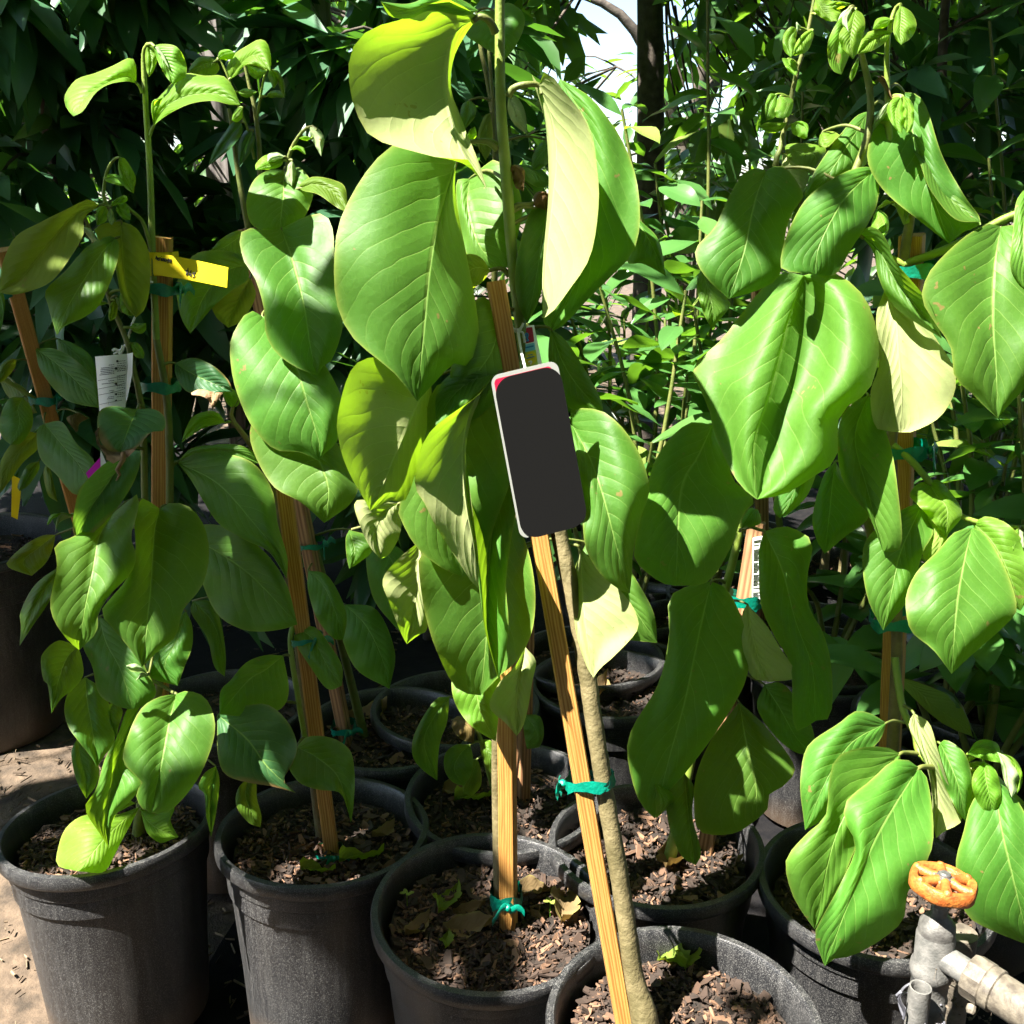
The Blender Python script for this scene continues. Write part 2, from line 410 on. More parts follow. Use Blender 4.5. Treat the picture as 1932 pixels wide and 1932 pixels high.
# ------------------------------------------------------------ nursery pots
def pot_mesh(r, h, n=64):
    k = r / .14
    p = [(.0, .004), (.098 * k, .004), (.104 * k, .0)]
    p += [(.106 * k, .010), (.112 * k, h * .35), (.121 * k, h * .70), (.1225 * k, h * .765), (.1262 * k, h * .772), (.1268 * k, h * .80),
          (.1268 * k, h * .855), (.1292 * k, h * .862), (.130 * k, h * .90), (.130 * k, h - .020), (.1385 * k, h - .019), (.1405 * k, h - .016),
          (.1405 * k, h - .004), (.139 * k, h), (.132 * k, h + .0005), (.129 * k, h - .003), (.1275 * k, h - .02), (.1235 * k, h * .8), (.118 * k, h * .6)]
    b = MB(); b.lathe(p, n=n, wob=.006); b.poly([v for v in b.v[0:n]][::-1])
    return b.mesh('pot', MT['pot'], True, 40)
POTS = {}
def soil_mesh(r, h, chips):
    b = MB(); n = 40; g = []
    for i in range(9):
        rr = r * i / 8 * .9
        g.append([(rr * math.cos(a * 2 * math.pi / n), rr * math.sin(a * 2 * math.pi / n), h + .006 * math.sin(9 * i + a * .9) * (i > 0) + random.uniform(-.004, .004) * (0 < i)) for a in range(n)])
    b.grid(g, True)
    so = b.mesh('soil', MT['soil'])
    c = MB()
    for i in range(int(chips * 2.0)):
        a, rr = random.uniform(0, 2 * math.pi), r * .87 * math.sqrt(random.random())
        l = random.uniform(.0014, .005) if random.random() < .86 else random.uniform(.005, .013)
        w, t = l * random.uniform(.15, .5), random.uniform(.0005, .0016)
        q = Matrix.Rotation(random.uniform(0, 6.3), 3, 'Z') @ Matrix.Rotation(random.gauss(0, .45), 3, 'X') @ Matrix.Rotation(random.gauss(0, .4), 3, 'Y')
        ctr = Vector((rr * math.cos(a), rr * math.sin(a), h + random.uniform(.0, .009))); k0 = len(c.v)
        for sx, e in ((-1, random.uniform(.1, 1)), (-.3, 1), (1, random.uniform(.1, .9))):
            for sy in (-1, 1):
                for sz in (-1, 1): c.v.append(tuple(ctr + q @ Vector((l * sx, w * sy * e + w * random.uniform(-.3, .3), t * sz + .3 * w * sx * sx)))); c.uv.append((0, 0))
        for s_ in (0, 4):
            for f_ in ((0, 1, 5, 4), (2, 6, 7, 3), (0, 4, 6, 2), (1, 3, 7, 5)): c.f.append(tuple(k0 + s_ + x for x in f_)); c.mi.append(0)
        c.f.append((k0, k0 + 2, k0 + 3, k0 + 1)); c.f.append((k0 + 8, k0 + 9, k0 + 11, k0 + 10)); c.mi += [0, 0]
    return so, c.mesh('mulch', MT['chip'], False)
def add_pot(root, c, r=.14, h=.29, tilt=(0, 0), chips=500, drop=.035):
    key = (r, h)
    if key not in POTS: POTS[key] = pot_mesh(r, h)
    mw = Matrix.Translation(c) @ Matrix.Rotation(tilt[0], 4, 'X') @ Matrix.Rotation(tilt[1], 4, 'Y') @ Matrix.Rotation(random.uniform(0, 6), 4, 'Z')
    o = link('pot', POTS[key], root); o.matrix_basis = mw
    sm, cm = soil_mesh(r * .93, h - drop, chips)
    s = link('soil', sm, root); s.matrix_basis = mw
    m = link('mulch', cm, s); tag(m, kind='stuff')
    return mw

def stake(root, a, b, w=.0095, mat='wood', rot=.7, name='stake'):
    """square wooden stake from a (foot) to b (top), sawn edges, cut top"""
    a, b = Vector(a), Vector(b); d = b - a; L = d.length
    m = MB(); g = []
    for i in range(9):
        z = L * i / 8
        k = 1 + random.uniform(-.03, .03); e = .84
        ring = []
        for sx, sy in ((1, e), (e, 1), (-e, 1), (-1, e), (-1, -e), (-e, -1), (e, -1), (1, -e)):
            ring.append((sx * w * k, sy * w * k, z + (random.uniform(-.001, .0015) if i == 8 else 0)))
        g.append(ring)
    m.grid(g, True); m.poly(g[-1]); m.poly(g[0][::-1])
    o = link(name, m.mesh('stake', MT[mat], True, 30), root)
    q = d.to_track_quat('Z', 'Y')
    o.matrix_basis = Matrix.Translation(a) @ q.to_matrix().to_4x4() @ Matrix.Rotation(rot, 4, 'Z')
    return o
def tie(parent, c, axis, rx, ry, hgt=.011, face=-.3, tails=True, rot=0.0):
    """green tape wound round a stake and a stem, with a knot and loose tails"""
    c = Vector(c); z = Vector(axis).normalized()
    x = Vector((math.cos(rot), math.sin(rot), 0)); x = (x - z * x.dot(z)).normalized(); y = z.cross(x)
    m = MB(); n = 28; g = []
    for j, hh in enumerate((-hgt / 2, -hgt / 6, hgt / 6, hgt / 2)):
        row = []
        for k in range(n):
            a = k * 2 * math.pi / n
            ca, sa = math.cos(a), math.sin(a)
            ex = abs(ca) ** .75 * (1 if ca > 0 else -1); ey = abs(sa) ** .75 * (1 if sa > 0 else -1)
            wv = 1 + .05 * math.sin(k * 2.3 + j * 2.1)
            row.append(c + x * ex * rx * wv + y * ey * ry * wv + z * (hh * (1 + .25 * math.sin(k * 1.1 + 2)) + .0015 * math.sin(k * .7)))
        g.append(row)
    m.grid(g, True)
    if tails:
        k0 = c + x * rx * math.cos(face * math.pi) * 1.02 + y * ry * math.sin(face * math.pi) * 1.05
        out = (k0 - c).normalized()
        sd = out.cross(z)
        for sgn in (-1, 1):
            t = []
            for i in range(6):
                f = i / 5
                p = k0 + out * (.004 + .004 * f) + sd * sgn * (.002 + .017 * f) + z * (.004 * math.sin(f * 4 + sgn) - .010 * f * f * (1.2 if sgn > 0 else .5))
                t.append([p - z * .0045 + out * .001 * math.sin(i * 3), p + z * .0012 + out * .002, p + z * .0045])
            m.grid(t)
        m.lathe([(.0005, -.004), (.0045, -.002), (.005, .001), (.0005, .005)], k0 + out * .003, 8, sd)
    o = link('tie', m.mesh('tie', MT['tie']), parent)
    if parent.type != 'EMPTY':      # the tape is built in place, its stake is placed by a matrix
        o.matrix_parent_inverse = parent.matrix_basis.inverted()
    return o

# ------------------------------------------------------------ leaves
CAMP = Vector((0, 0, CAM_Z))
def leaf_mesh(mid, left, right, yb, yt, zl, zr, arch, bulge, mat, under, nrow=22, nc=6, wave=.004, fl=0.0, fr=0.0):
    """a blade lofted between its midrib and its two edges; depths in metres"""
    M_, L_, R_ = spline(mid, nrow), spline([mid[0]] + left + [mid[-1]], nrow), spline([mid[0]] + right + [mid[-1]], nrow)
    b = MB(); g, uv = [], []
    f1, f2 = random.uniform(5, 11), random.uniform(0, 6)
    und = .035 * float(np.linalg.norm(np.array(mid[-1]) - np.array(mid[0]))) / 1938
    for i in range(nrow):
        t = i / (nrow - 1)
        ym = yb + (yt - yb) * t - arch * 4 * t * (1 - t)
        env = math.sin(math.pi * min(1, max(0, t))) ** .6
        row, ur = [], []
        for side, E, zo, fo in ((-1, L_, zl, fl), (1, R_, zr, fr)):
            rng_ = range(nc, 0, -1) if side < 0 else range(0, nc + 1)
            for j in rng_:
                s = j / nc
                p = M_[i] * (1 - s) + E[i] * s
                y = ym + env * (zo * s ** 1.4 + fo * math.sin(2 * math.pi * s) - bulge * math.sin(math.pi * s) + wave * s * s * math.sin(f1 * t * 2 + f2 + side) + .25 * wave * s * math.sin(23 * t + side * 2 + f2) + und * s ** .7 * math.sin(6.5 * t * (1 + .2 * side) + 4.2 * s + f2 * 1.7 + side * 1.3))
                row.append(P(p[0], p[1], y)); ur.append((.5 + .5 * s * side, t))
        g.append(row); uv.append(ur)
    b.grid(g, uv=uv)
    n = Vector()
    for f in b.f:
        a, c, d = (Vector(b.v[k]) for k in (f[0], f[1], f[3]))
        n += (c - a).cross(d - a)
    ctr = Vector(b.v[len(b.v) // 2])
    if (n.dot(CAMP - ctr) < 0) != under:
        b.f = [f[::-1] for f in b.f]
    return b.mesh('leaf', MT[mat]), Vector(P(*mid[0], yb))

class Plant:
    """a potted sapling: Empty > pot, soil, stake (> tie), stem (> leaf)"""
    def __init__(s, label, c, group='potted cherimoya saplings', name='potted_sapling'):
        s.root = thing(name, c, label, 'potted plant', group)
        s.c = Vector(c); s.mb = MB(); s.axes = []; s.leaves = []; s.smats = ['stem', 'bark', 'stemo']
    def stem(s, spec, reg='U', mi=0, n=10, bump=.02):
        p = [(x, y, Y, r) for x, y, Y, r in pts(spec, reg)]
        w = [P(x, y, Y) for x, y, Y, r in p]; r = [q[3] / 1000 for q in p]
        s.path(w, r, mi, n, bump)
    def path(s, w, r, mi=0, n=10, bump=.02):
        k = max(12, len(w) * 6)
        q = spline([tuple(a) + (b,) for a, b in zip(w, r)], k)
        s.mb.tube([Vector(x[:3]) for x in q], [x[3] for x in q], n, mi=mi, bump=bump)
        s.axes += [Vector(x[:3]) for x in q]
    def leaf(s, reg, yb, yt, mid, left, right, mat='m', under=False, zl=.012, zr=.012, arch=.015, bulge=.004, pet=None, wave=.004, pr=1.6, fl=0.0, fr=0.0):
        m, l, r = pts(mid, reg), pts(left, reg), pts(right, reg)
        me, base = leaf_mesh(m, l, r, yb, yt, zl, zr, arch, bulge, mat, under, wave=wave, fl=fl, fr=fr)
        s.leaves.append(me)
        if pet == '': return
        if pet:
            q = pts(pet, reg)
            w = [P(x[0], x[1], x[2] if len(x) > 2 else yb) for x in q] + [base]
        else:
            a = min(s.axes, key=lambda p: (p - base).length + .8 * max(0, p.z - base.z))
            if (a - base).length > .30: a = base + (a - base) * .30 / (a - base).length
            mp = (a + base) / 2 + Vector((0, 0, .12 * (a - base).length))
            w = [a, mp, base]
        tip = Vector(P(*m[1], yb + (yt - yb) * .25))
        w.append(base + (tip - base) * .25 + Vector((0, .002, 0)))
        q = spline([tuple(x) for x in w], 12)
        s.mb.tube([Vector(x) for x in q], [pr / 1000 * (1.25 - .5 * i / 11) for i in range(12)], 7, mi=2 if mat != 'y' else 0)
    def done(s):
        o = link('stem', s.mb.mesh('stem', [MT[k] for k in s.smats]), s.root)
        for me in s.leaves: link('leaf', me, o)
        return o

# ------------------------------------------------------------ the saplings in the two front rows
# --- sapling with the hanging tag, leaning over the front pot
c4 = PZ(1288, 1915, .29); c4.z = 0
T4 = Plant('tall sunlit sapling with a charcoal tag hanging from it, leaning out of its pot', c4)
add_pot(T4.root, c4, tilt=(R(1), 0), chips=1500)
T4.stem('1226,1985,.858,15 1214,1912,.866,14 1206,1880,.870,12 1196,1840,.874,10.2 1168,1650,.892,9.4 1134,1450,.908,9.0 1096,1200,.930,8.6 1062,1040,.946,8.2 1032,900,.960,7.4', mi=1, n=14, bump=.05)
T4.stem('1034,920,.958,7.2 1010,780,.972,6.4 983,620,.99,5.8 966,480,1.0,5.4 955,330,1.0,5.6 945,200,1.005,5.0 943,60,1.01,4.6 944,-60,1.01,4.2', mi=0, n=12)
s4 = stake(T4.root, P(1186, 1985, .868), P(935, 532, .974), .0084, rot=.75)
tie(s4, P(1113, 1473, .913), (P(1106, 1473, .918) - P(1190, 1985, .866)), .0245, .0195, .011, face=-.92, rot=-.3)
tie(s4, P(1196, 1950, .875), (P(1106, 1473, .918) - P(1190, 1985, .866)), .022, .016, .010, face=-.7, rot=.5)
T4.leaf('B', .99, .90, '790,95 650,200 605,420 620,600 700,860 840,1075', '600,-10 400,95 170,170 62,320 75,560 160,750 250,805 480,870 620,900 715,885', '720,190 650,330 635,500 690,660 745,800 800,940', under=True, zl=-.055, zr=.03, arch=-.01, bulge=-.006, pet='885,185,1.0 860,130,.995 825,98,.99', pr=3.2)
T4.leaf('B', .99, .90, '790,60 560,20 400,60 240,10', '700,0 560,-40 400,20', '700,90 520,60 400,105 290,90', under=False, zl=.02, zr=.0, arch=.0, pet='')
T4.leaf('U', .985, .90, '862,300 832,400 812,500 800,620 787,757', '800,266 745,272 690,325 640,420 630,520 640,590 668,640 700,668 745,705', '858,350 866,410 882,490 897,570 904,638 890,690 856,686 826,716', zl=-.01, zr=.045, arch=.03, bulge=.006, pet='937,282,1.0 920,268,.995 890,268,.99 868,284,.985', pr=2.3)
T4.leaf('B', 1.0, .93, '1130,480 1205,680 1228,900 1200,1200 1168,1500 1158,1800', '1085,420 1150,620 1180,820 1185,1100 1160,1400 1150,1600', '1175,398 1260,500 1400,690 1460,950 1467,1180 1420,1450 1300,1640 1210,1760', under=True, zl=.03, zr=-.085, arch=.0, bulge=-.005, pet='958,545,1.0 985,500,.998 1050,478,.995', pr=2.9)
T4.leaf('B', 1.035, .985, '1250,445 1430,760 1450,1150 1380,1500 1195,1880', '1190,620 1190,900 1180,1200 1160,1500 1150,1780', '1400,530 1500,640 1600,790 1680,1000 1702,1250 1660,1430 1540,1560 1400,1700 1280,1830', zl=.02, zr=.0, arch=.02, bulge=.006, pet='')
T4.leaf('B', 1.03, .98, '1190,1130 1150,1350 1120,1550 1065,1830', '1080,1200 1000,1500 1010,1700', '1230,1250 1180,1500 1130,1700', zl=.0, zr=.02, pet='980,1200,1.0 1000,1160,1.005 1080,1155,1.01', pr=2.2)
T4.leaf('B', 1.0, .97, '855,1530 790,1510 740,1530 690,1590', '820,1470 770,1438 710,1450', '830,1570 790,1610 740,1630', mat='o', zl=.0, zr=.01, pet='965,1560,1.0 930,1520,1.0 880,1520,1.0', pr=2.3)
T4.leaf('U', .985, .93, '946,585 930,660 890,720 850,800', '905,560 870,620 850,700', '960,640 960,720 900,790', zl=.0, zr=.02)
T4.leaf('B', 1.06, 1.0, '740,1010 728,1180 790,1380 920,1530', '665,1030 680,1250 715,1420 800,1500', '830,930 900,908 1010,1050 1035,1200 995,1400 960,1500', zl=.01, zr=.0)
# tag-side leaves
T4.leaf('E', .955, .86, '520,225 430,410 330,640 250,830 178,972', '300,110 90,150 -5,430 5,600 60,760 140,900', '525,330 500,500 440,740 375,915 300,915', under=True, zl=-.035, zr=.03, arch=.02, bulge=-.004)
T4.leaf('E', .95, .86, '882,195 790,300 722,480 700,700 722,950 762,1160 790,1410', '800,310 660,410 540,500 465,620 428,820 480,920 560,1080 690,1280 760,1390', '850,270 770,400 722,600 735,800 760,1000 790,1250', under=True, zl=-.03, zr=.012, arch=.02, bulge=-.006, pet='1010,240,.975 960,190,.965 920,180,.955', pr=2.0)
T4.leaf('E', .95, .905, '885,190 760,230 640,330 548,490', '820,168 740,163 620,210 550,320', '850,240 770,320 660,415', zl=.01, zr=-.012, arch=.0, pet='')
T4.leaf('E', .985, .93, '850,220 690,560 580,900 700,1345', '560,260 470,520 345,930 360,1040 450,1190 590,1300', '960,470 985,740 900,1000 800,1260', zl=-.01, zr=-.005, arch=.03, bulge=.006)
T4.leaf('E', .965, .90, '1310,470 1420,680 1495,900 1570,1180 1645,1440', '1290,560 1330,760 1375,1000 1395,1180 1480,1330 1590,1420', '1310,405 1400,393 1500,415 1610,510 1705,660 1757,850 1710,1000 1665,1200 1655,1350', zl=-.005, zr=.015, arch=.035, bulge=.006, pet='1120,520,.975 1200,440,.97 1260,430,.967', pr=2.2)
T4.leaf('E', .985, .95, '1195,-60 1270,140 1370,290 1495,415', '1185,120 1230,300 1320,400', '1290,20 1400,190 1480,340', zl=.0, zr=.012, arch=.0)
T4.leaf('E', .95, .89, '1370,1185 1375,1400 1390,1600 1420,1790 1440,1915', '1335,1320 1325,1500 1345,1680 1400,1850', '1500,1330 1640,1480 1692,1590 1680,1660 1560,1790 1480,1860', under=True, zl=.02, zr=-.02, arch=.01, bulge=-.005, pet='1220,1230,.955 1270,1180,.953 1330,1165,.951', pr=1.8)
T4.leaf('E', .965, .955, '1040,1170 1020,1175 1000,1172 985,1180', '1020,1165', '1020,1195', mat='dead', pet='1165,1175,.962 1110,1150,.963 1060,1160,.965', pr=1.6, arch=0)
T4.leaf('B', .998, .99, '960,970 1000,945 1040,1000 1045,1080', '990,930 1050,960', '980,1000 1000,1060', mat='dead', arch=.0, wave=.01)
T4.leaf('B', 1.01, 1.0, '1110,1175 1130,1110 1180,1090 1215,1150', '1100,1110 1150,1080', '1140,1180 1190,1190', mat='dead', arch=.0, wave=.01)
T4.leaf('B', 1.0, .985, '760,795 745,770 735,740 770,712', '725,770', '780,760', mat='y', arch=0)
T4.leaf('B', 1.09, 1.06, '1640,1190 1740,1330 1800,1450 1850,1560', '1650,1320 1630,1480 1720,1490', '1720,1260 1810,1360', zl=.0, zr=.01)
T4.done()

# --- sapling in the middle pot with the upright stake
c3 = PZ(918, 1698, .29); c3.z = 0
P3 = Plant('sapling hidden behind its upright square stake, yellow fallen leaves on its mulch', c3)
add_pot(P3.root, c3, r=.142, tilt=(R(2), R(1)), chips=1900)
s3 = stake(P3.root, PZ(960, 1768, .245), P(952, 930, 1.045), .0092, rot=.95)
P3.stem('944,1745,1.052,9 943,1650,1.056,8 938,1400,1.06,6.5 950,1150,1.05,5.5 975,960,1.03,4', mi=1)
tie(s3, P(955, 1689, 1.045), P(953, 1300, 1.04) - P(957, 1700, 1.035), .019, .020, .018, face=-.47)
P3.leaf('E', .985, .93, '985,980 880,1250 845,1500 835,1680 U907,1312', '700,1130 560,1250 455,1210 470,1450 505,1620 560,1780 U862,1300', '1050,1130 1095,1300 1112,1490 1085,1680 1000,1830 U948,1270', zl=-.02, zr=-.045, arch=.02, bulge=.003, pet='')
P3.leaf('E', .97, .885, '978,755 900,900 855,1200 838,1500 845,1680 905,1925', '860,730 735,775 722,830 740,1020 790,1380 825,1640 880,1850', '1000,850 1010,930 975,1130 945,1380 958,1560 955,1700 920,1880', zl=-.03, zr=-.022, arch=.01, bulge=.006)
P3.leaf('H', 1.03, .985, '770,-170 770,20 800,180 884,342', '660,-90 635,10 652,120 720,230 800,295', '900,-60 905,100 895,240', zl=.0, zr=.01, mat='y')
P3.leaf('H', 1.02, .95, '1050,-190 1015,-20 1000,130 1002,312', '990,-80 905,10 848,145 940,240', '1110,-110 1090,0 1070,130 1040,250', under=True, zl=-.015, zr=.01)
P3.leaf('E', 1.0, .955, '335,930 260,980 210,1090 238,1245', '200,915 90,925 130,1080 180,1180', '355,1000 345,1110 290,1215', under=True, zl=-.01, zr=.02, mat='m')
P3.leaf('E', 1.0, .94, '450,1150 450,1350 430,1520 385,1725', '330,1250 248,1365 290,1500 350,1660', '505,1300 505,1480 500,1640 450,1675', under=True, zl=-.03, zr=.01)
P3.leaf('E', 1.03, 1.0, '60,1080 90,1200 70,1290 60,1300', '40,1130 45,1230', '180,1120 190,1200 110,1270', zl=.01, zr=.01)
P3.leaf('E', 1.06, 1.0, '1400,1150 1520,1330 1650,1500 1800,1720', '1330,1330 1400,1520 1560,1680', '1560,1180 1680,1360 1780,1550', zl=.01, zr=.01)
P3.done()

# --- sapling with the yellow price tape, front left
c1 = PZ(207, 1563, .29); c1.z = 0
P1 = Plant('sapling with a yellow price tape round its stake, left end of the front row', c1)
add_pot(P1.root, c1, tilt=(R(-4), R(-2)), chips=1100)
s1 = stake(P1.root, PZ(300, 1585, .25), P(307, 447, 1.185), .0098, rot=.5)
P1.stem('262,1600,1.215,11 262,1560,1.22,8 285,1400,1.21,6.5 312,1200,1.2,5.5 320,960,1.165,4.6 318,800,1.165,4.4 310,720,1.165,4.2 295,640,1.165,4.0', mi=2)
P1.stem('295,640,1.165,4 288,480,1.165,3.6 283,330,1.17,3.4 274,180,1.175,3.0 271,110,1.175,2.6 275,88,1.17,2.2 284,82,1.165,1.8 292,88,1.16,1.4', mi=0)
P1.stem('276,1000,1.17,4 273,930,1.165,4 270,800,1.155,3.8 262,740,1.15,3.6 250,690,1.15,3.2 238,640,1.15,3.0 207,565,1.15,2.6 180,468,1.15,2.2 160,410,1.15,1.8 142,394,1.145,1.5', mi=2)
P1.stem('288,480,1.165,2.4 270,420,1.16,2.0 245,395,1.155,1.6', mi=0)
P1.stem('290,505,1.165,2.8 240,460,1.155,2.3 200,385,1.155,2.1 196,355,1.155,1.9 203,320,1.155,1.7 216,300,1.15,1.5 226,297,1.145,1.2', mi=0)
for yy in (545, 728): tie(s1, P(303, yy, 1.178), (0, 0, 1), .0215, .020, .012, face=-.05, tails=yy < 600, rot=0)
P1.leaf('A', 1.17, 1.10, '770,470 720,430 600,470 480,560 415,657', '768,370 735,325 640,370 540,412 430,450 365,540 375,610', '715,460 620,475 540,525 470,625', mat='y', zl=.03, zr=-.02, arch=.0, pet='803,525,1.172 790,490,1.17')
P1.leaf('A', 1.17, 1.16, '836,256 850,330 842,434', '820,300 826,390', '872,270 888,330 868,400', mat='y', zl=.0, zr=.006, arch=0, pet='')
P1.leaf('A', 1.165, 1.15, '866,258 930,330 975,478', '885,330 930,420', '920,248 1000,265 1050,350 1050,430 1010,460', mat='y', zl=-.004, zr=.006, arch=0, pet='')
P1.leaf('A', 1.16, 1.15, '872,262 910,300 955,385', '880,300 925,360', '900,268 940,320', mat='w', arch=0, pet='')
P1.leaf('A', 1.165, 1.14, '868,712 920,610 1060,540 1220,530 1357,592', '858,600 890,555 970,470 1045,413 1160,428 1260,428 1320,500', '890,690 970,635 1080,585 1200,570 1300,592', mat='y', zl=.03, zr=-.035, arch=.0, bulge=.01, pet='848,765,1.168 855,740,1.167')
P1.leaf('A', 1.165, 1.15, '870,705 862,640 880,580 920,550', '855,630 862,570', '885,640 900,600', mat='y', zl=0, zr=0, arch=0, pet='')
P1.leaf('A', 1.15, 1.07, '560,1162 420,1215 260,1400 120,1570 -5,1650', '500,1125 400,1170 230,1255 90,1335 20,1470 0,1590', '475,1230 470,1330 400,1450 290,1590 150,1650 60,1665', under=True, zl=.0, zr=-.02, arch=.02, mat='o')
P1.leaf('A', 1.145, 1.06, '655,1345 580,1420 480,1570 380,1740 322,1893', '600,1335 490,1395 370,1530 258,1640 270,1720 300,1830', '672,1380 660,1490 570,1710 480,1790 370,1840', zl=.01, zr=.0, arch=.02)
P1.leaf('A', 1.155, 1.12, '685,1250 690,1400 710,1600 765,1795', '580,1265 540,1320 640,1480 690,1690', '770,1290 840,1420 848,1600 820,1740', under=True, mat='o', zl=-.01, zr=.01, arch=.0)
for q in (('425,1185 390,1230 352,1300', '395,1190 350,1270', '420,1230 380,1300'), ('410,1185 345,1230 310,1340', '370,1190 315,1270', '380,1230 330,1310'), ('420,1190 420,1270 455,1355', '390,1230 405,1310', '450,1230 465,1300')):
    P1.leaf('A', 1.145, 1.13, *q, mat='w', zl=.0, zr=.004, arch=0, wave=.001)
P1.leaf('A', 1.148, 1.13, '672,890 700,990 755,1094', '668,960 700,1050', '710,900 765,1000', mat='y', zl=0, zr=.004, arch=0, pet='')
P1.leaf('A', 1.152, 1.13, '595,1010 640,1000 712,1050', '610,985 670,990', '600,1025 660,1045', mat='y', zl=0, zr=.004, arch=0)
P1.leaf('A', 1.15, 1.14, '598,1165 575,1210 548,1275', '560,1165 538,1220', '612,1200 600,1250', mat='y', zl=0, zr=.003, arch=0)
P1.leaf('A', 1.15, 1.14, '625,1165 665,1130 718,1108', '640,1135 690,1105', '660,1160 718,1135', mat='y', zl=0, zr=.003, arch=0)
P1.leaf('A', 1.15, 1.14, '665,1150 690,1200 738,1242', '655,1190 700,1240', '715,1150 735,1200', mat='y', zl=0, zr=.003, arch=0)
P1.leaf('A', 1.15, 1.13, '625,1175 620,1220 632,1272', '605,1215 615,1255', '640,1200 645,1250', mat='w', zl=0, zr=.003, arch=0)
P1.leaf('A', 1.148, 1.13, '455,1280 510,1320 560,1370', '500,1280 545,1340', '500,1340 530,1372', mat='w', arch=0)
P1.leaf('A', 1.148, 1.13, '690,1640 720,1700 742,1787', '675,1680 690,1760', '730,1635 772,1690 768,1760', mat='y', zl=0, zr=.004, arch=0)
P1.leaf('A', 1.148, 1.13, '650,1695 640,1750 622,1815', '620,1720 612,1790', '665,1730 655,1790', mat='y', zl=0, zr=.004, arch=0)
P1.leaf('A', 1.148, 1.14, '655,1670 670,1720 690,1770', '650,1700 670,1750', '675,1690 690,1740', mat='w', arch=0)
P1.leaf('A', 1.15, 1.14, '620,1712 540,1715 455,1752', '560,1695 490,1720', '560,1728 500,1745', mat='y', arch=0)
P1.leaf('A', 1.15, 1.14, '728,1850 780,1850 825,1825', '750,1828 790,1825', '760,1875 800,1885 825,1860', mat='y', arch=0)
P1.leaf('D', 1.15, 1.14, '738,25 775,60 812,112', '735,60 770,105', '775,22 812,70', mat='y', arch=0)
# lower leaves
P1.leaf('D', 1.12, 1.05, '775,400 725,510 680,640', '700,388 640,380 570,400 550,460 560,560 610,630', '850,395 905,415 935,460 922,520 850,530 780,610', mat='k', zl=.0, zr=-.01, arch=.02)
P1.leaf('D', 1.18, 1.13, '990,140 1090,200 1200,250 1315,300', '1040,118 1110,110 1215,160 1290,235', '990,200 1030,275 1090,312 1200,312', mat='k', zl=.0, zr=-.01)
P1.leaf('D', 1.17, 1.08, '1002,700 1230,820 1430,1040 1550,1190 1618,1355', '1130,640 1330,660 1450,720 1540,860 1570,1050 1625,1240', '1080,800 1150,920 1240,1050 1390,1140 1520,1205', zl=.02, zr=-.005, arch=.02)
P1.leaf('D', 1.19, 1.15, '1010,690 1150,640 1320,640 1460,700', '1080,620 1200,600 1340,598 1430,640', '1100,680 1300,690 1400,720', zl=.0, zr=-.01)
P1.leaf('D', 1.19, 1.10, '1040,1120 1220,1200 1430,1350 1680,1615', '1150,1050 1320,1080 1500,1210 1620,1390', '1110,1250 1150,1400 1230,1560 1360,1640 1480,1655 1600,1640', zl=.01, zr=.0, arch=.02)
P1.leaf('D', 1.14, 1.03, '905,962 872,1100 852,1400 832,1600 802,1855', '850,925 795,905 758,1000 765,1200 720,1350 640,1450 572,1545 640,1640 740,1760', '950,930 1040,935 1120,1000 1170,1110 1180,1250 1140,1400 1030,1540 995,1680 890,1770', zl=-.01, zr=.012, arch=.025, bulge=.006)
P1.leaf('D', 1.11, 1.02, '640,985 560,1120 525,1300 475,1550 448,1760', '540,1050 410,1120 310,1170 322,1280 283,1490 310,1600 380,1700', '720,920 785,880 772,1000 740,1120 770,1230 735,1330 620,1450 555,1560 550,1650 500,1710', zl=-.015, zr=.0, arch=.03, bulge=.005)
P1.leaf('D', 1.13, 1.07, '730,640 600,830 500,980 440,1170', '600,700 500,790 445,860 415,1000 412,1080', '800,640 760,800 660,960 540,1085', mat='k', zl=-.02, zr=.005, arch=.02)
P1.leaf('D', 1.16, 1.10, '390,1270 270,1390 180,1540 110,1737', '300,1310 190,1400 115,1545 118,1620', '310,1400 270,1500 200,1600', zl=.01, zr=-.01, arch=.02)
P1.leaf('D', 1.17, 1.14, '312,1108 220,1180 130,1260 180,1340', '240,1112 140,1165 45,1255 45,1290 100,1315', '300,1180 260,1265', mat='o', zl=.0, zr=.0)
P1.leaf('D', 1.15, 1.08, '440,1740 380,1800 330,1932 G290,182', '330,1705 240,1780 232,1850 G245,0 270,1960', '460,1800 470,1900 G410,50 G340,105', zl=.0, zr=.01)
P1.leaf('D', 1.15, 1.08, '560,1570 600,1720 680,1870 G750,160', '490,1680 470,1745 520,1850 G560,80 G680,150', '700,1640 790,1780 830,1880 G880,60 G830,130', zl=.01, zr=.0)
P1.leaf('D', 1.17, 1.11, '1050,1540 1000,1700 930,1850 G1000,30', '930,1640 850,1750 830,1900', '1085,1620 1085,1740 1040,1860', zl=.01, zr=.01)
P1.leaf('D', 1.15, 1.13, '420,1005 390,1000 340,985 310,1100', '350,980 320,1020', '400,1010 335,1040', mat='w', arch=0)
P1.leaf('D', 1.15, 1.13, '420,995 340,985 290,1020 265,1055', '300,990 270,1030', '310,1010 285,1040', mat='y', arch=0)
P1.leaf('D', 1.08, 1.06, '840,1900 800,1860 750,1870 710,1850', '780,1840 730,1840', '790,1885 740,1880', mat='w', arch=0)
P1.leaf('D', 1.08, 1.06, '840,1905 800,1890 780,1920 765,1932', '800,1885', '800,1915', mat='w', arch=0)
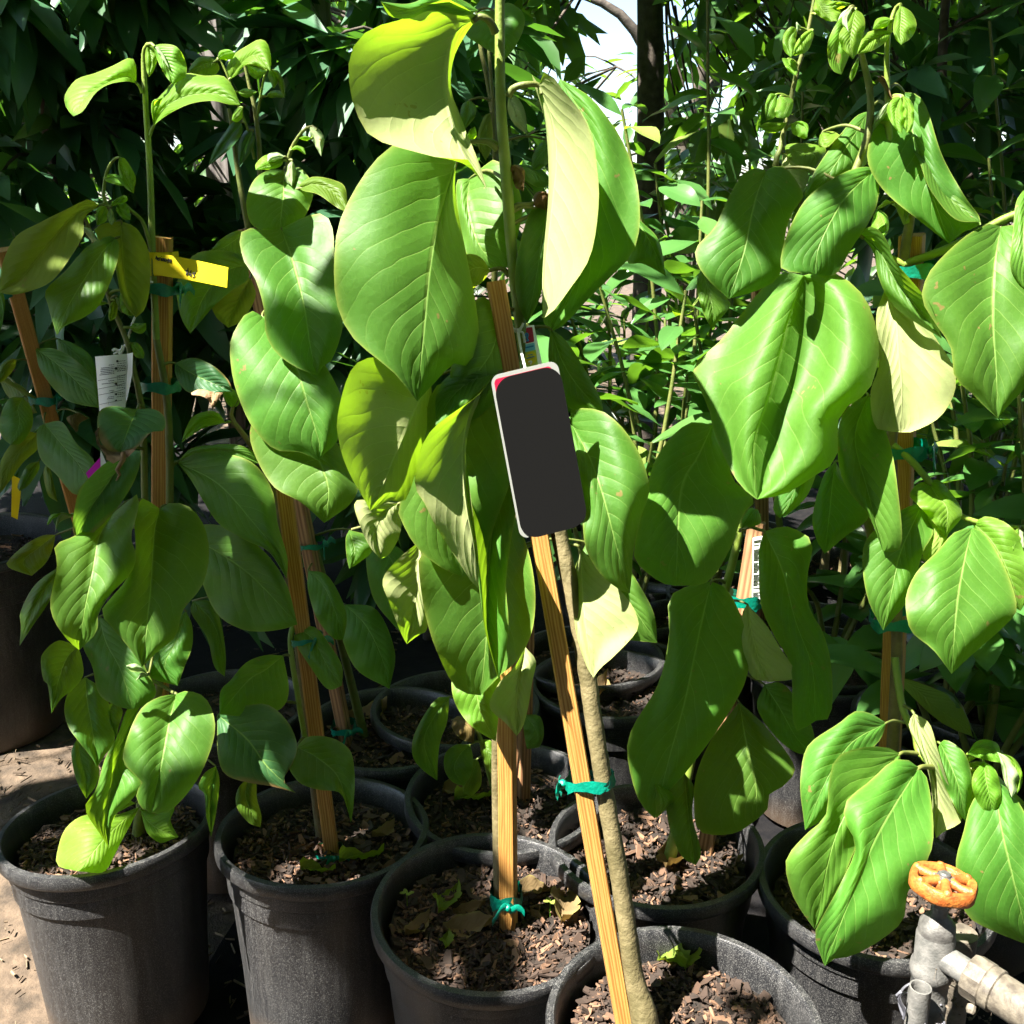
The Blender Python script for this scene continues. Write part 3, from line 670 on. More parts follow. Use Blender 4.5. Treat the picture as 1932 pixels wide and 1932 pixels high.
P1.leaf('G', 1.10, 1.01, '992,75 945,260 900,500 845,742', '900,90 800,150 730,280 690,440 740,512 800,575 765,630 790,710', '1050,58 1140,85 1195,170 1208,300 1150,480 1070,615 950,735', zl=-.005, zr=.01, arch=.03, bulge=.008, pet='860,0,1.13 930,40,1.12 970,65,1.11', pr=2.2)
P1.leaf('G', 1.12, 1.04, '800,110 680,380 625,600 598,800 610,937', '720,150 660,310 590,440 540,610 480,700 500,770 560,860', '745,250 695,430 740,510 805,575 740,670 640,770', zl=-.02, zr=.0, arch=.02, bulge=.004)
P1.leaf('G', 1.16, 1.09, '480,-20 490,110 520,280 545,490', '400,40 362,140 380,250 440,340 520,440', '590,60 625,200 645,340 590,420', zl=-.01, zr=.01)
P1.leaf('G', 1.19, 1.13, '440,320 450,430 480,550 485,665', '410,370 402,430 430,560', '520,420 560,500 540,590', zl=-.01, zr=.01)
P1.leaf('G', 1.17, 1.10, '640,120 620,170 625,240 655,320', '610,140 612,200 630,280', '680,150 690,180 670,250', zl=-.01, zr=.01)
P1.leaf('G', 1.18, 1.06, '785,708 690,790 570,910 440,1072', '650,755 480,755 370,830 325,950 325,1040', '740,800 690,890 640,990 580,1078', mat='y', zl=.02, zr=.0, arch=.02)
P1.leaf('G', 1.19, 1.16, '790,722 830,790 900,840 1005,880', '805,790 830,860 900,912 960,895', '880,745 980,712 960,790', mat='y', zl=0, zr=.01)
P1.leaf('G', 1.14, 1.11, '1215,480 1190,590 1180,720 1187,880', '1150,520 1115,600 1150,640 1160,760', '1235,560 1225,680 1205,800', mat='m', zl=-.01, zr=.01)
P1.leaf('G', 1.2, 1.17, '760,690 700,690 650,720 590,740', '720,670 660,690', '720,710 660,740', zl=.0, zr=.0)
stem1 = P1.done()
b = MB(); rowa = spline([tuple(P(*q, 1.06)) for q in pts('556,500 565,560 600,610 690,640 760,590 850,530', 'D')], 14); rowb = spline([tuple(P(*q, 1.05)) for q in pts('552,520 555,590 590,660 660,685 740,640 845,550', 'D')], 14)
b.grid([[Vector(a) + Vector((0, random.uniform(-.006, .006), 0)) for a in rowa], [(Vector(a) + Vector(c)) / 2 + Vector((0, random.uniform(-.012, .0), random.uniform(-.002, .002))) for a, c in zip(rowa, rowb)], [Vector(a) + Vector((0, random.uniform(-.008, .008), random.uniform(-.003, .003))) for a in rowb]])
tl = pts('700,640 690,690 660,740 675,770 655,803', 'D'); b.grid([[P(x - 6 * (1 - i / 5), y, 1.05 + .006 * (i % 2)) , P(x, y, 1.042), P(x + 8 * (1 - i / 5), y, 1.052 - .006 * (i % 2))] for i, (x, y) in enumerate(tl)])
link('burnt_edge', b.mesh('burnt_edge', MT['burnt']), stem1)
b = MB(); ra = spline([tuple(P(*q, 1.12)) for q in pts('1080,305 1130,285 1200,300 1260,305', 'D')], 10); rb = spline([tuple(P(*q, 1.115)) for q in pts('1085,318 1140,325 1180,350 1200,405', 'D')], 10)
b.grid([ra, [(Vector(x) + Vector(y)) / 2 + Vector((0, random.uniform(-.008, 0), 0)) for x, y in zip(ra, rb)], rb]); link('burnt_edge', b.mesh('burnt_edge', MT['burnt']), stem1)

# --- second sapling of the front row, amber stake
c2 = PZ(600, 1572, .29); c2.z = 0
P2 = Plant('sapling with a leaning amber stake and broad pale leaves, right of the price-taped one', c2)
add_pot(P2.root, c2, r=.141, tilt=(R(-3), R(1)), chips=1100)
s2 = stake(P2.root, PZ(628, 1622, .245), P(532, 890, 1.205), .0092, rot=.55)
P2.stem('612,1610,1.215,9 585,1400,1.212,6.8 562,1200,1.205,6.2 540,1050,1.2,5.8 527,960,1.2,5.5 512,910,1.2,4.6 480,850,1.19,3.8 452,810,1.18,3.2 437,790,1.18,2.8 438,770,1.18,2.2 448,755,1.18,1.8', mi=1)
P2.stem('524,940,1.2,4.5 530,860,1.21,4.2 525,700,1.23,4.0 520,560,1.24,3.8 530,430,1.24,3.4 540,350,1.24,3.0 545,295,1.24,2.4 565,255,1.235,2 585,238,1.23,1.7 598,245,1.225,1.3', mi=2)
P2.stem('556,1170,1.2,3.6 548,1215,1.18,3.4 563,1320,1.17,3.6 575,1390,1.17,3.4', mi=0)
for (a, b_) in ((580, 1203),): tie(s2, P(580, 1205, 1.185), P(535, 930, 1.2) - P(628, 1622, 1.18), .019, .0185, .008, face=-.25)
tie(s2, P(621, 1607, 1.178), P(535, 930, 1.2) - P(628, 1622, 1.18), .018, .018, .008, face=-.35)
P2.leaf('A', 1.2, 1.10, '1590,1290 1655,1480 1720,1740 D1755,60 D1792,207', '1500,1300 1400,1290 1352,1340 1380,1480 1440,1570 1490,1740 1500,1880 D1560,80 D1680,165', '1700,1235 1800,1205 1860,1240 1885,1340 1888,1500 1925,1680 1935,1850 D1880,110 D1830,150', zl=-.01, zr=.01, arch=.02, bulge=.006)
P2.leaf('A', 1.26, 1.2, '1605,960 1600,1100 1590,1200 1580,1300', '1520,960 1440,1010 1395,1110 1400,1220 1450,1290', '1690,945 1750,1010 1770,1090 1740,1190 1680,1270', zl=.0, zr=.01)
P2.leaf('A', 1.22, 1.17, '1690,1065 1780,1040 1880,1080 1965,1200', '1700,1035 1770,998 1880,1015 1950,1060', '1720,1080 1800,1100 1900,1170', mat='o', zl=.01, zr=-.02, arch=-.005, pet='1600,1200,1.24 1620,1120,1.24 1650,1080,1.23')
P2.leaf('A', 1.235, 1.22, '1650,905 1640,970 1648,1052', '1625,930 1605,1010', '1668,940 1672,1000', mat='w', arch=0)
P2.leaf('A', 1.235, 1.22, '1600,905 1540,930 1445,960', '1570,880 1500,875 1445,925', '1590,935 1540,955', mat='y', arch=0)
P2.leaf('A', 1.235, 1.22, '1610,885 1560,890 1510,912', '1570,862 1515,870', '1570,912 1530,915', mat='w', arch=0)
P2.leaf('A', 1.23, 1.22, '1640,850 1690,830 1728,872', '1670,822 1715,835', '1680,845 1715,870', mat='y', arch=0)
P2.leaf('A', 1.225, 1.215, '1750,718 1790,780 1815,882', '1755,770 1800,860', '1790,720 1832,780', mat='w', arch=0, pet='')
P2.leaf('A', 1.225, 1.215, '1765,780 1730,775 1685,780', '1725,768', '1730,795', mat='y', arch=0)
P2.leaf('D', 1.17, 1.09, '1480,-130 1660,130 1740,380 1805,600 1803,692', 'A1400,1760 A1310,1900 1300,100 1330,280 1420,490 1550,625 1690,640', '1600,-80 1800,100 1930,330 1932,450 1900,590 1840,640', zl=-.005, zr=.015, arch=.025, bulge=.007)
P2.leaf('D', 1.15, 1.08, '1700,480 1800,680 1855,850 1832,1042', '1500,450 1420,480 1425,620 1540,830 1700,925', '1870,560 E50,680 E110,840 E60,940 E0,985', zl=-.01, zr=.02, arch=.02, bulge=.005)
P2.leaf('D', 1.18, 1.14, '1272,475 1200,450 1120,480 1025,588', '1240,425 1180,408 1090,440 1045,520', '1230,485 1150,505 1070,555', mat='y', zl=.01, zr=-.01, arch=0)
P2.leaf('D', 1.18, 1.16, '1312,395 1290,340 1258,278', '1285,370 1258,320', '1350,370 1345,310 1290,275', mat='y', arch=0)
P2.leaf('D', 1.17, 1.1, '1600,1790 1500,1870 1400,1932 G1235,190', '1500,1788 1390,1830 1300,1932 G1240,60', 'G1625,60 G1570,165 G1400,200', zl=.0, zr=.01)
P2.leaf('D', 1.2, 1.13, '1690,1640 1770,1700 1850,1850 1932,1960', '1660,1700 1750,1850 1850,1980', '1780,1630 1870,1740 1932,1850', zl=.0, zr=.01)
P2.leaf('D', 1.24, 1.2, '1090,1480 1200,1600 1250,1750 1270,1910', '1080,1550 1170,1690 1210,1850', '1200,1490 1250,1620 1275,1780', zl=.0, zr=.01)
P2.leaf('G', 1.14, 1.08, '1222,190 1390,330 1500,480 1665,632', '1270,160 1380,140 1500,133 1610,220 1672,360 1640,480 1590,560', '1222,280 1225,420 1265,525 1380,570 1530,595', zl=-.01, zr=.0, arch=.02, bulge=.006, mat='k')
P2.leaf('U', 1.15, 1.09, '560,1410 600,1430 640,1470 662,1552', '580,1390 625,1392 660,1415 669,1460 667,1520', '543,1440 563,1475 600,1490 640,1495 655,1525', zl=.0, zr=-.01)
P2.leaf('G', 1.17, 1.14, '1395,555 1380,640 1410,730 1465,825', '1350,590 1325,660 1340,730 1400,800', '1440,575 1445,660 1470,760', mat='o', zl=-.005, zr=.02)
P2.done()

# --- sapling of the second row behind it, brown stake
c5 = PZ(735, 1368, .29); c5.z = 0
P5 = Plant('sapling with a dark brown stake, its pot in the dark behind the amber stake', c5)
add_pot(P5.root, c5, chips=500)
s5 = stake(P5.root, PZ(656, 1410, .25), P(466, 432, 1.40), .0092, 'woodd', .6)
tie(s5, P(648, 1372, 1.465), P(466, 432, 1.40) - P(656, 1410, 1.47), .019, .0185, .011, face=-.3)
tie(s5, P(588, 1025, 1.44), P(466, 432, 1.40) - P(656, 1410, 1.47), .019, .0185, .008, face=-.1)
P5.stem('690,1400,1.5,8 640,1200,1.48,6 560,900,1.45,5 500,600,1.42,4.4 468,430,1.41,4 450,330,1.41,3.6 438,240,1.41,3 432,205,1.41,2.4', mi=2)
P5.stem('480,520,1.41,3.6 490,320,1.41,3.4 482,215,1.41,3 470,160,1.41,2.4 462,125,1.41,1.8', mi=2)
P5.stem('484,225,1.41,2 492,180,1.40,1.6 500,140,1.40,1.4 508,130,1.39,1.2', mi=0)
P5.stem('480,300,1.41,2 466,240,1.40,1.7 445,190,1.39,1.5 432,150,1.385,1.4 415,115,1.385,1.3 402,118,1.38,1.2', mi=0)
P5.leaf('A', 1.385, 1.36, '1225,345 1160,360 1100,390 1062,418', '1180,320 1120,325 1075,375', '1240,390 1200,430 1120,432', mat='y', arch=0)
P5.leaf('A', 1.385, 1.34, '1300,445 1370,350 1450,310 1527,402', '1275,400 1320,310 1400,255 1465,222 1510,245 1532,330', '1330,430 1390,365 1460,370', mat='y', zl=.02, zr=-.01, arch=0, bulge=.006)
P5.leaf('A', 1.385, 1.36, '1230,330 1260,300 1300,290 1330,300', '1240,290 1290,278', '1270,340 1310,330', mat='y', arch=0)
P5.leaf('A', 1.385, 1.36, '1390,365 1430,400 1460,420 1510,402', '1410,370 1460,385', '1410,420 1460,448', mat='y', arch=0)
P5.leaf('A', 1.385, 1.365, '1520,392 1550,440 1548,500', '1515,430 1540,490', '1550,410 1570,460', mat='y', arch=0)
P5.leaf('A', 1.385, 1.36, '1525,392 1580,440 1608,552', '1560,450 1590,520', '1570,400 1608,470', mat='o', arch=0)
P5.leaf('A', 1.39, 1.37, '1340,520 1390,525 1455,518', '1380,500 1430,508', '1370,545 1410,550', mat='y', arch=0)
P5.leaf('A', 1.39, 1.37, '1370,610 1340,640 1310,680', '1340,608 1312,650', '1372,660 1340,690', mat='y', arch=0)
P5.leaf('A', 1.4, 1.36, '1365,690 1290,780 1240,850 1178,935', '1320,685 1240,790 1200,860', '1370,750 1310,830 1240,890', mat='s', zl=.01, zr=-.01, arch=0)
P5.leaf('A', 1.4, 1.37, '1430,735 1400,800 1370,870 1350,945', '1390,735 1350,800 1345,880', '1440,790 1410,870', mat='s', arch=0)
P5.leaf('A', 1.395, 1.37, '1500,545 1550,530 1610,552', '1530,515 1580,512', '1530,552 1570,550', mat='y', arch=0)
P5.leaf('A', 1.36, 1.28, '1400,1500 1280,1530 1150,1680 1075,1885', '1340,1430 1200,1415 1090,1445 1000,1590 1005,1720 1030,1810', '1400,1580 1310,1640 1200,1740', zl=.0, zr=-.01, arch=.02)
P5.leaf('A', 1.40, 1.33, '1400,1310 1320,1360 1260,1400 1190,1415', '1330,1305 1250,1350', '1390,1450 1320,1470 1260,1440', zl=.0, zr=.0)
P5.leaf('A', 1.37, 1.31, '1415,1570 1360,1670 1310,1780 1290,1852', '1300,1590 1195,1690 1220,1790', '1445,1660 1410,1750 1350,1820', under=True, mat='o', zl=-.01, zr=.01)
P5.leaf('D', 1.42, 1.36, '1740,1310 1830,1400 1900,1560 1940,1700', '1740,1420 1790,1580 1880,1690', '1840,1330 1920,1450 1960,1580', zl=.0, zr=.01)
P5.leaf('U', 1.45, 1.4, '700,1010 740,1060 760,1130 752,1190', '690,1050 705,1130', '760,1040 790,1110')
P5.leaf('U', 1.45, 1.4, '650,1140 690,1180 720,1240 735,1300', '640,1180 670,1260', '710,1150 745,1230')
P5.done()

# --- second-row sapling in the middle, low yellowing leaves
c8 = PZ(950, 1488, .29); c8.z = 0
P8 = Plant('low sapling with yellowing leaves in a pot behind the upright stake', c8)
add_pot(P8.root, c8, tilt=(R(2), 0), chips=600)
s8 = stake(P8.root, PZ(985, 1515, .25), P(992, 1180, 1.28), .009, 'woodd', .6)
P8.stem('938,1505,1.30,6 918,1440,1.29,4 905,1390,1.28,3.2 880,1330,1.27,2.6', mi=0)
P8.leaf('H', 1.27, 1.24, '625,90 540,200 480,350 555,562', '540,110 430,290 415,420 470,500', '610,230 575,330 560,430', zl=0, zr=.015)
P8.leaf('H', 1.27, 1.24, '740,360 680,420 650,500 705,592', '660,360 600,410 595,500 640,570', '755,430 750,520', zl=0, zr=.005)
P8.leaf('H', 1.28, 1.26, '780,440 755,520 730,580 700,630', '745,450 700,560', '800,500 800,590 750,645', mat='o')
P8.leaf('H', 1.29, 1.27, '800,330 840,400 870,470 885,540', '800,400 840,500', '860,340 890,430', mat='o')
P8.leaf('H', 1.28, 1.25, '1040,190 1100,260 1120,330 1060,385', '1040,270 1050,340', '1130,200 1155,290 1130,370')
P8.leaf('H', 1.29, 1.27, '640,220 690,230 740,290 760,350', '640,270 690,330', '680,200 760,250', mat='dead')
P8.done()

# --- dark sapling right of the leaning one
c7 = PZ(1238, 1585, .29); c7.z = 0
P7 = Plant('shaded sapling with long dark drooping leaves, right of the leaning stake', c7)
add_pot(P7.root, c7, chips=700)
P7.stem('1262,1625,1.17,9 1290,1500,1.17,6.5 1330,1300,1.17,6 1360,1150,1.16,5.4 1385,1050,1.16,5 1400,985,1.16,4.5 1415,930,1.17,4.2 1440,850,1.19,4', mi=0)
s7 = stake(P7.root, PZ(1330, 1610, .25), P(1428, 985, 1.24), .0105, 'woodd', .5)
tie(s7, P(1405, 1130, 1.22), (0, 0, 1), .021, .02, .016, face=-.4, tails=False)
P7.leaf('U', 1.14, 1.06, '1342,1097 1318,1200 1290,1330 1260,1440 1236,1545', '1300,1105 1262,1130 1262,1200 1242,1290 1192,1375 1184,1430 1205,1510', '1370,1110 1395,1155 1413,1220 1405,1290 1352,1380 1292,1460 1256,1500', zl=.0, zr=.01, arch=.02, bulge=.005)
P7.leaf('F', 1.13, 1.05, '472,1085 570,1300 650,1600 740,1850 I760,225', '440,1180 440,1300 452,1500 530,1680 620,1850 I640,268', '580,1055 680,1090 742,1160 712,1350 725,1520 800,1650 848,1850 I845,190', zl=.0, zr=.01, arch=.02, bulge=.005, pet='330,1080,1.15 390,1060,1.14 440,1075,1.135', pr=2.0)
P7.leaf('F', 1.14, 1.08, '375,1495 400,1650 440,1800 500,1932', '345,1560 350,1750 400,1900', '480,1610 560,1740 650,1900', zl=.01, zr=-.02, under=True)
P7.leaf('I', 1.13, 1.07, '330,120 375,380 420,560 430,780', '180,320 90,520 75,700 110,850 300,860', '480,260 640,480 580,590 500,640 490,720', zl=.0, zr=.01, bulge=.004)
P7.leaf('I', 1.1, 1.05, '20,520 40,720 60,900 85,1040', '-80,560 -70,800 0,980', '75,600 65,760 115,960', zl=-.01, zr=.0)
P7.leaf('I', 1.12, 1.08, '470,20 560,160 650,320 750,420', '430,150 520,300 640,400', '580,20 700,180 750,300')
P7.leaf('F', 1.16, 1.1, '780,380 700,700 620,900 560,1010', '690,600 560,820 520,960', '800,600 730,850 640,960')
P7.leaf('U', 1.08, 1.05, '1230,1460 1245,1490 1255,1520 1238,1545', '1232,1480 1237,1520', '1262,1490 1272,1510', mat='y')
P7.leaf('F', 1.15, 1.12, '450,1000 430,960 400,990 345,1070', '400,950 350,1010', '450,1040 380,1065')
P7.done()

# --- right-hand sapling, tall with many stems
c6 = PZ(1655, 1660, .29); c6.z = 0
P6 = Plant('tall many-branched sapling tied to a stake with a grey broken tip, behind the valve', c6)
add_pot(P6.root, c6, tilt=(R(1), R(-1)), chips=700)
s6 = stake(P6.root, PZ(1668, 1660, .25), P(1721, 444, 1.09), .0115, rot=.45)
ax6 = P(1721, 444, 1.09) - PZ(1668, 1660, .25)
for u, v in ((1722, 510), (1707, 848), (1690, 1168)): tie(s6, P(u - 4, v, 1.075), ax6, .025, .021, .014, face=-.15, tails=v != 1168)
P6.smats = ['stem', 'bark', 'stemo']
P6.stem('1672,1660,1.115,9 1690,1290,1.075,6.6 1692,1200,1.07,6.2 1690,1000,1.07,5.8 1682,845,1.07,5.6 1700,640,1.072,5.4 1705,500,1.072,5.2 1716,420,1.075,4.6 1727,368,1.075,2.2', mi=1)
P6.stem('1686,840,1.065,3.6 1720,870,1.05,3.8 1750,905,1.04,3.6 1780,945,1.03,3.2 1828,980,1.02,2.8 1910,995,1.01,2.4 1960,990,1.0,2', mi=0)
P6.stem('1712,420,1.075,4.4 1692,372,1.075,4.0 1680,310,1.075,3.8 1676,240,1.08,3.4 1662,228,1.08,2.6 1650,225,1.08,2.2', mi=0)
P6.stem('1676,240,1.08,2.8 1674,160,1.085,2.8 1674,90,1.085,2.6 1680,45,1.085,2.2 1690,15,1.085,1.8 1700,8,1.08,1.5', mi=0)
P6.stem('1706,500,1.07,4.0 1650,470,1.075,2.0', mi=0)
P6.stem('1707,498,1.07,4.2 1795,466,1.06,4.2 1890,415,1.04,3.8 1960,390,1.02,3.4', mi=0)
P6.stem('1530,560,1.06,5.0 1552,510,1.06,4.8 1582,450,1.065,4.6 1602,355,1.07,4.2 1636,260,1.075,3.8 1642,180,1.08,3.4 1626,105,1.085,3.0 1615,60,1.085,2.2 1610,15,1.085,1.6', mi=2)
P6.stem('1660,1100,1.085,4.8 1600,800,1.08,5 1530,560,1.06,5', mi=2)
P6.stem('1688,1240,1.065,4.4 1703,1335,1.045,4.2 1727,1385,1.03,4.2 1734,1418,1.02,4.0 1763,1445,1.0,3.6 1800,1456,.985,3.2 1828,1432,.98,2.8 1860,1418,.975,2.4 1888,1421,.97,2.0', mi=0)
P6.leaf('C', 1.10, 1.02, '480,960 412,1150 360,1400 272,1682', '420,945 340,990 260,1130 190,1280 90,1390 92,1480 160,1580', '560,930 640,1000 692,1110 640,1175 592,1300 560,1540 440,1630', zl=.0, zr=.01, arch=.02, bulge=.005)
P6.leaf('C', 1.14, 1.10, '120,1500 150,1620 180,1740 172,1850', '90,1600 120,1740', '260,1680 280,1720 220,1800', zl=.0, zr=.01)
P6.leaf('C', 1.08, 1.0, '1098,950 920,1120 780,1380 760,1545', '1020,938 880,990 710,1115 610,1290 565,1440 580,1520', '1118,1010 1105,1150 1060,1250 960,1400 870,1545', zl=-.005, zr=.01, arch=.02, bulge=.005, pet='1175,960,1.075 1140,935,1.078')
P6.leaf('C', 1.14, 1.07, '1060,625 950,800 830,980 705,1120', '980,660 850,820 750,970 700,1080', '1075,760 1060,900 930,1010', zl=.01, zr=.01)
P6.leaf('C', 1.12, 1.04, '1255,520 1310,760 1400,1050 1512,1372', '1180,560 1090,720 1050,900 1150,1080 1380,1270', '1330,530 1390,620 1470,870 1590,1090 1695,1250 1600,1300', zl=-.01, zr=-.015, arch=.02)
P6.leaf('C', 1.08, 1.02, '1290,835 1390,890 1500,1100 1690,1250', '1310,780 1360,765 1420,880 1560,1060', '1340,900 1400,1060 1540,1230', zl=.02, zr=-.03, arch=0, under=False, pet='1200,850,1.075 1240,835,1.075')
P6.leaf('C', 1.10, 1.05, '1220,1090 1270,1140 1280,1180 1265,1250', '1230,1140 1250,1200', '1280,1110 1300,1180', mat='o', arch=0)
P6.leaf('C', 1.05, .98, '1012,1322 1110,1400 1200,1560 1320,1720 1470,1905', '1050,1275 1110,1290 1170,1370 1200,1460 1300,1580 1410,1720', '1085,1420 1110,1550 1180,1700 1300,1800', zl=-.03, zr=.01, arch=0, pet='885,1350,1.063 930,1325,1.06 975,1318,1.055', pr=2.9)
P6.leaf('C', 1.06, 1.0, '1150,1630 1210,1800 F1225,80 F1245,280 F1240,527', '1100,1780 F1115,150 F1068,300 F1092,490 F1170,520', '1350,1780 F1440,5 F1530,150 F1545,290 F1460,440 F1310,522', under=True, mat='m', zl=-.01, zr=-.025, arch=.02, bulge=-.005)
P6.leaf('C', 1.04, .955, '1802,1272 1765,1500 1755,1800 F1775,200 F1785,448', '1740,1258 1600,1330 1430,1490 1368,1600 1362,1700 1440,1830 F1520,50 F1542,215 F1640,310 F1730,400', '1900,1275 2050,1380 2120,1600 2090,1850 F2000,200 F1860,360', zl=-.01, zr=.0, arch=.02, bulge=.007, pet='1890,1240,1.04 1860,1240,1.04 1830,1250,1.04')
P6.leaf('C', .99, .93, '1960,1040 1930,1250 1930,1450 1960,1650', '1890,1130 1870,1300 1855,1500 1900,1600', '2020,1200 2030,1500', zl=.0, zr=.01)
P6.leaf('C', 1.03, .93, '690,1550 650,1680 600,1820 F570,40 F490,350 F410,600 F430,905', '620,1530 500,1580 330,1780 230,1910 F68,155 F85,230 F160,400 F180,500 F260,700 F340,830', '780,1527 900,1550 1040,1680 1110,1880 F1112,110 F1060,290 F920,400 F880,500 F890,620 F840,720 F740,780 F600,870', zl=.045, zr=.01, arch=.01, bulge=.004, fr=.032, fl=-.008, pet='')
P6.leaf('F', 1.02, .95, '180,488 100,660 0,860 U1275,1105', '60,470 -60,560 -150,700 -190,850 U1198,1025 U1202,1062 U1245,1098', '260,660 300,800 420,900 350,990 280,1180 150,1370', zl=.0, zr=.01, arch=.02, bulge=.006)
P6.leaf('F', 1.03, .97, '1058,315 980,560 1050,850 1140,1202', '960,370 892,480 888,700 940,850 1060,1000', '1110,420 1180,600 1222,850 1242,1160', zl=-.01, zr=-.02, arch=.01, bulge=.004)
P6.leaf('F', 1.09, 1.04, '870,690 850,850 830,1040 810,1212', '800,780 742,1000 765,1130', '950,830 1062,992 930,1110', zl=0, zr=.01)
P6.leaf('F', 1.03, .96, '1362,925 1240,1200 1180,1450 1140,1642', '1250,960 1060,1110 1022,1250 1055,1470', '1422,1080 1360,1210 1290,1450 1210,1560', zl=.0, zr=.01, arch=.02, bulge=.004)
P6.leaf('F', 1.01, .92, '1640,1065 1595,1250 1552,1500 1525,1887', '1540,1090 1440,1200 1330,1310 1272,1430 1268,1530 1300,1650 1420,1750', '1720,1110 1830,1300 1892,1510 1830,1610 1660,1760', zl=.008, zr=.008, arch=.035, bulge=.004, pet='')
P6.leaf('F', 1.02, .97, '1650,1040 1760,1150 1850,1330 1912,1532', '1720,1000 1850,1050 1960,1200 1990,1380', '1660,1130 1760,1300 1850,1480', zl=.0, zr=.01, mat='y')
P6.leaf('F', 1.045, 1.0, '1390,800 1440,880 1500,960 1490,1112', '1330,820 1288,880 1330,930 1420,1030', '1460,800 1560,920 1582,1000 1530,1070', mat='y', zl=.0, zr=.01)
P6.leaf('F', 1.04, 1.0, '1420,890 1440,1000 1460,1120 1430,1280', '1370,960 1400,1100 1360,1220', '1470,960 1510,1080', under=True, mat='y')
P6.leaf('F', 1.0, .98, '1900,1070 1880,1120 1870,1190', '1860,1090 1850,1160', '1910,1100 1905,1160', mat='y', arch=0)
P6.leaf('F', 1.0, .98, '1905,1065 1920,1120 1928,1180', '1895,1110 1915,1165', '1935,1090 1940,1150', mat='w', arch=0)
# young shoots at the top
P6.leaf('C', 1.085, 1.05, '960,50 900,200 880,320 905,420', '890,110 830,230 830,340 860,400', '960,150 950,300', mat='y', zl=-.01, zr=.01, arch=.01)
P6.leaf('C', 1.08, 1.05, '985,50 965,150 955,250 970,335', '930,130 890,200 910,270', '1030,90 1035,170 1000,280', mat='y', zl=.0, zr=.01, arch=.01)
P6.leaf('C', 1.075, 1.05, '965,45 930,100 945,182', '915,80 890,120', '955,90 945,130', mat='w', arch=0)
P6.leaf('C', 1.08, 1.05, '955,40 900,110 860,240', '900,80 870,170', '915,130 880,200', mat='w', arch=0)
P6.leaf('C', 1.08, 1.05, '1185,180 1120,200 1050,250 992,305', '1120,165 1040,190 1005,260', '1160,230 1080,285', mat='y', zl=.0, zr=.0, arch=0)
P6.leaf('C', 1.08, 1.06, '1190,110 1150,120 1110,140 1080,165', '1150,95 1100,110', '1160,150 1110,162', mat='y', arch=0)
P6.leaf('C', 1.08, 1.05, '1240,30 1240,100 1235,180 1240,252', '1210,80 1195,160 1210,220', '1300,70 1328,140 1300,210', mat='y', zl=0, zr=.006, arch=0)
P6.leaf('C', 1.07, 1.04, '1240,545 1210,620 1215,700 1240,755', '1190,560 1160,620 1190,700', '1250,600 1260,690', mat='y', zl=0, zr=0, arch=0)
P6.leaf('C', 1.07, 1.04, '1250,540 1280,600 1280,680 1270,750', '1250,620 1255,700', '1300,570 1315,650 1300,730', mat='y', zl=0, zr=0, arch=0)
P6.leaf('C', 1.08, 1.05, '1130,690 1150,660 1190,655 1240,672', '1160,640 1210,645', '1160,680 1210,680', mat='y', arch=0)
P6.leaf('C', 1.08, 1.06, '1050,770 1090,700 1140,630 1170,575', '1080,690 1130,610', '1100,720 1160,640', mat='w', arch=0, pet='')
P6.leaf('C', 1.09, 1.08, '1000,330 985,380 960,460', '970,370 950,430', '1000,370 980,430', mat='y', arch=0)
P6.leaf('C', 1.06, 1.05, '905,1030 870,1040 840,1060 830,1100', '870,1020 825,1060', '880,1045 850,1090', mat='dead', arch=0)
P6.leaf('C', 1.07, 1.05, '1190,1140 1150,1140 1120,1160 1100,1185', '1150,1125', '1150,1160', mat='w', arch=0)
P6.leaf('C', 1.085, 1.07, '1070,510 1120,430 1160,470 1200,580', '1110,440 1150,440', '1110,455 1170,540', mat='dead', arch=0)
# lower right branch over the valve
P6.leaf('I', 1.0, .93, '1157,238 960,350 820,560 700,842', '1070,185 980,173 890,240 740,340 690,430 672,600 690,760', '1130,320 1070,390 900,560 820,760', zl=.01, zr=.0, arch=.02, pet='1255,235,1.03 1200,225,1.02')
P6.leaf('I', .985, .90, '1236,410 1020,620 870,880 752,1398', '1150,372 1000,380 870,440 832,600 815,760 700,870 600,990 595,1090 640,1230 710,1340', '1230,470 1100,720 990,930 900,1150 800,1340', zl=.0, zr=.01, arch=.03, bulge=.005, pet='1330,410,1.01 1270,405,1.0', pr=2.2)
P6.leaf('I', .96, .86, '1342,490 1210,690 1090,900 970,1180 810,1607', '1280,447 1190,450 1070,560 930,680 928,800 985,935 900,1140 775,1370 752,1440 785,1540', '1390,560 1422,800 1410,960 1340,1090 1275,1200 1250,1350 1110,1470 960,1550 870,1562', zl=.01, zr=.004, arch=.04, bulge=.006, pet='1440,490,.99 1390,485,.975', pr=2.9)
P6.leaf('I', .97, .90, '1770,540 1800,800 1880,1150 1960,1490', '1640,680 1592,850 1548,1020 1570,1200 1620,1330 1760,1410', '1900,680 2000,900 2060,1200 2020,1400', zl=.01, zr=.0, arch=.03, bulge=.006)
P6.leaf('I', .965, .94, '1705,455 1720,560 1740,660 1762,765', '1650,520 1640,600 1680,700', '1770,500 1800,600 1795,700', mat='y', zl=0, zr=.004, arch=.01)
P6.leaf('I', .97, .95, '1612,415 1680,380 1750,400 1802,462', '1660,345 1730,332 1790,365', '1660,430 1730,450', mat='y', zl=.01, zr=-.005, arch=0)
P6.leaf('I', .955, .935, '1780,400 1830,470 1840,560 1862,657', '1800,460 1820,560', '1850,440 1905,540 1895,610', mat='w', zl=0, zr=.003, arch=0, pet='')
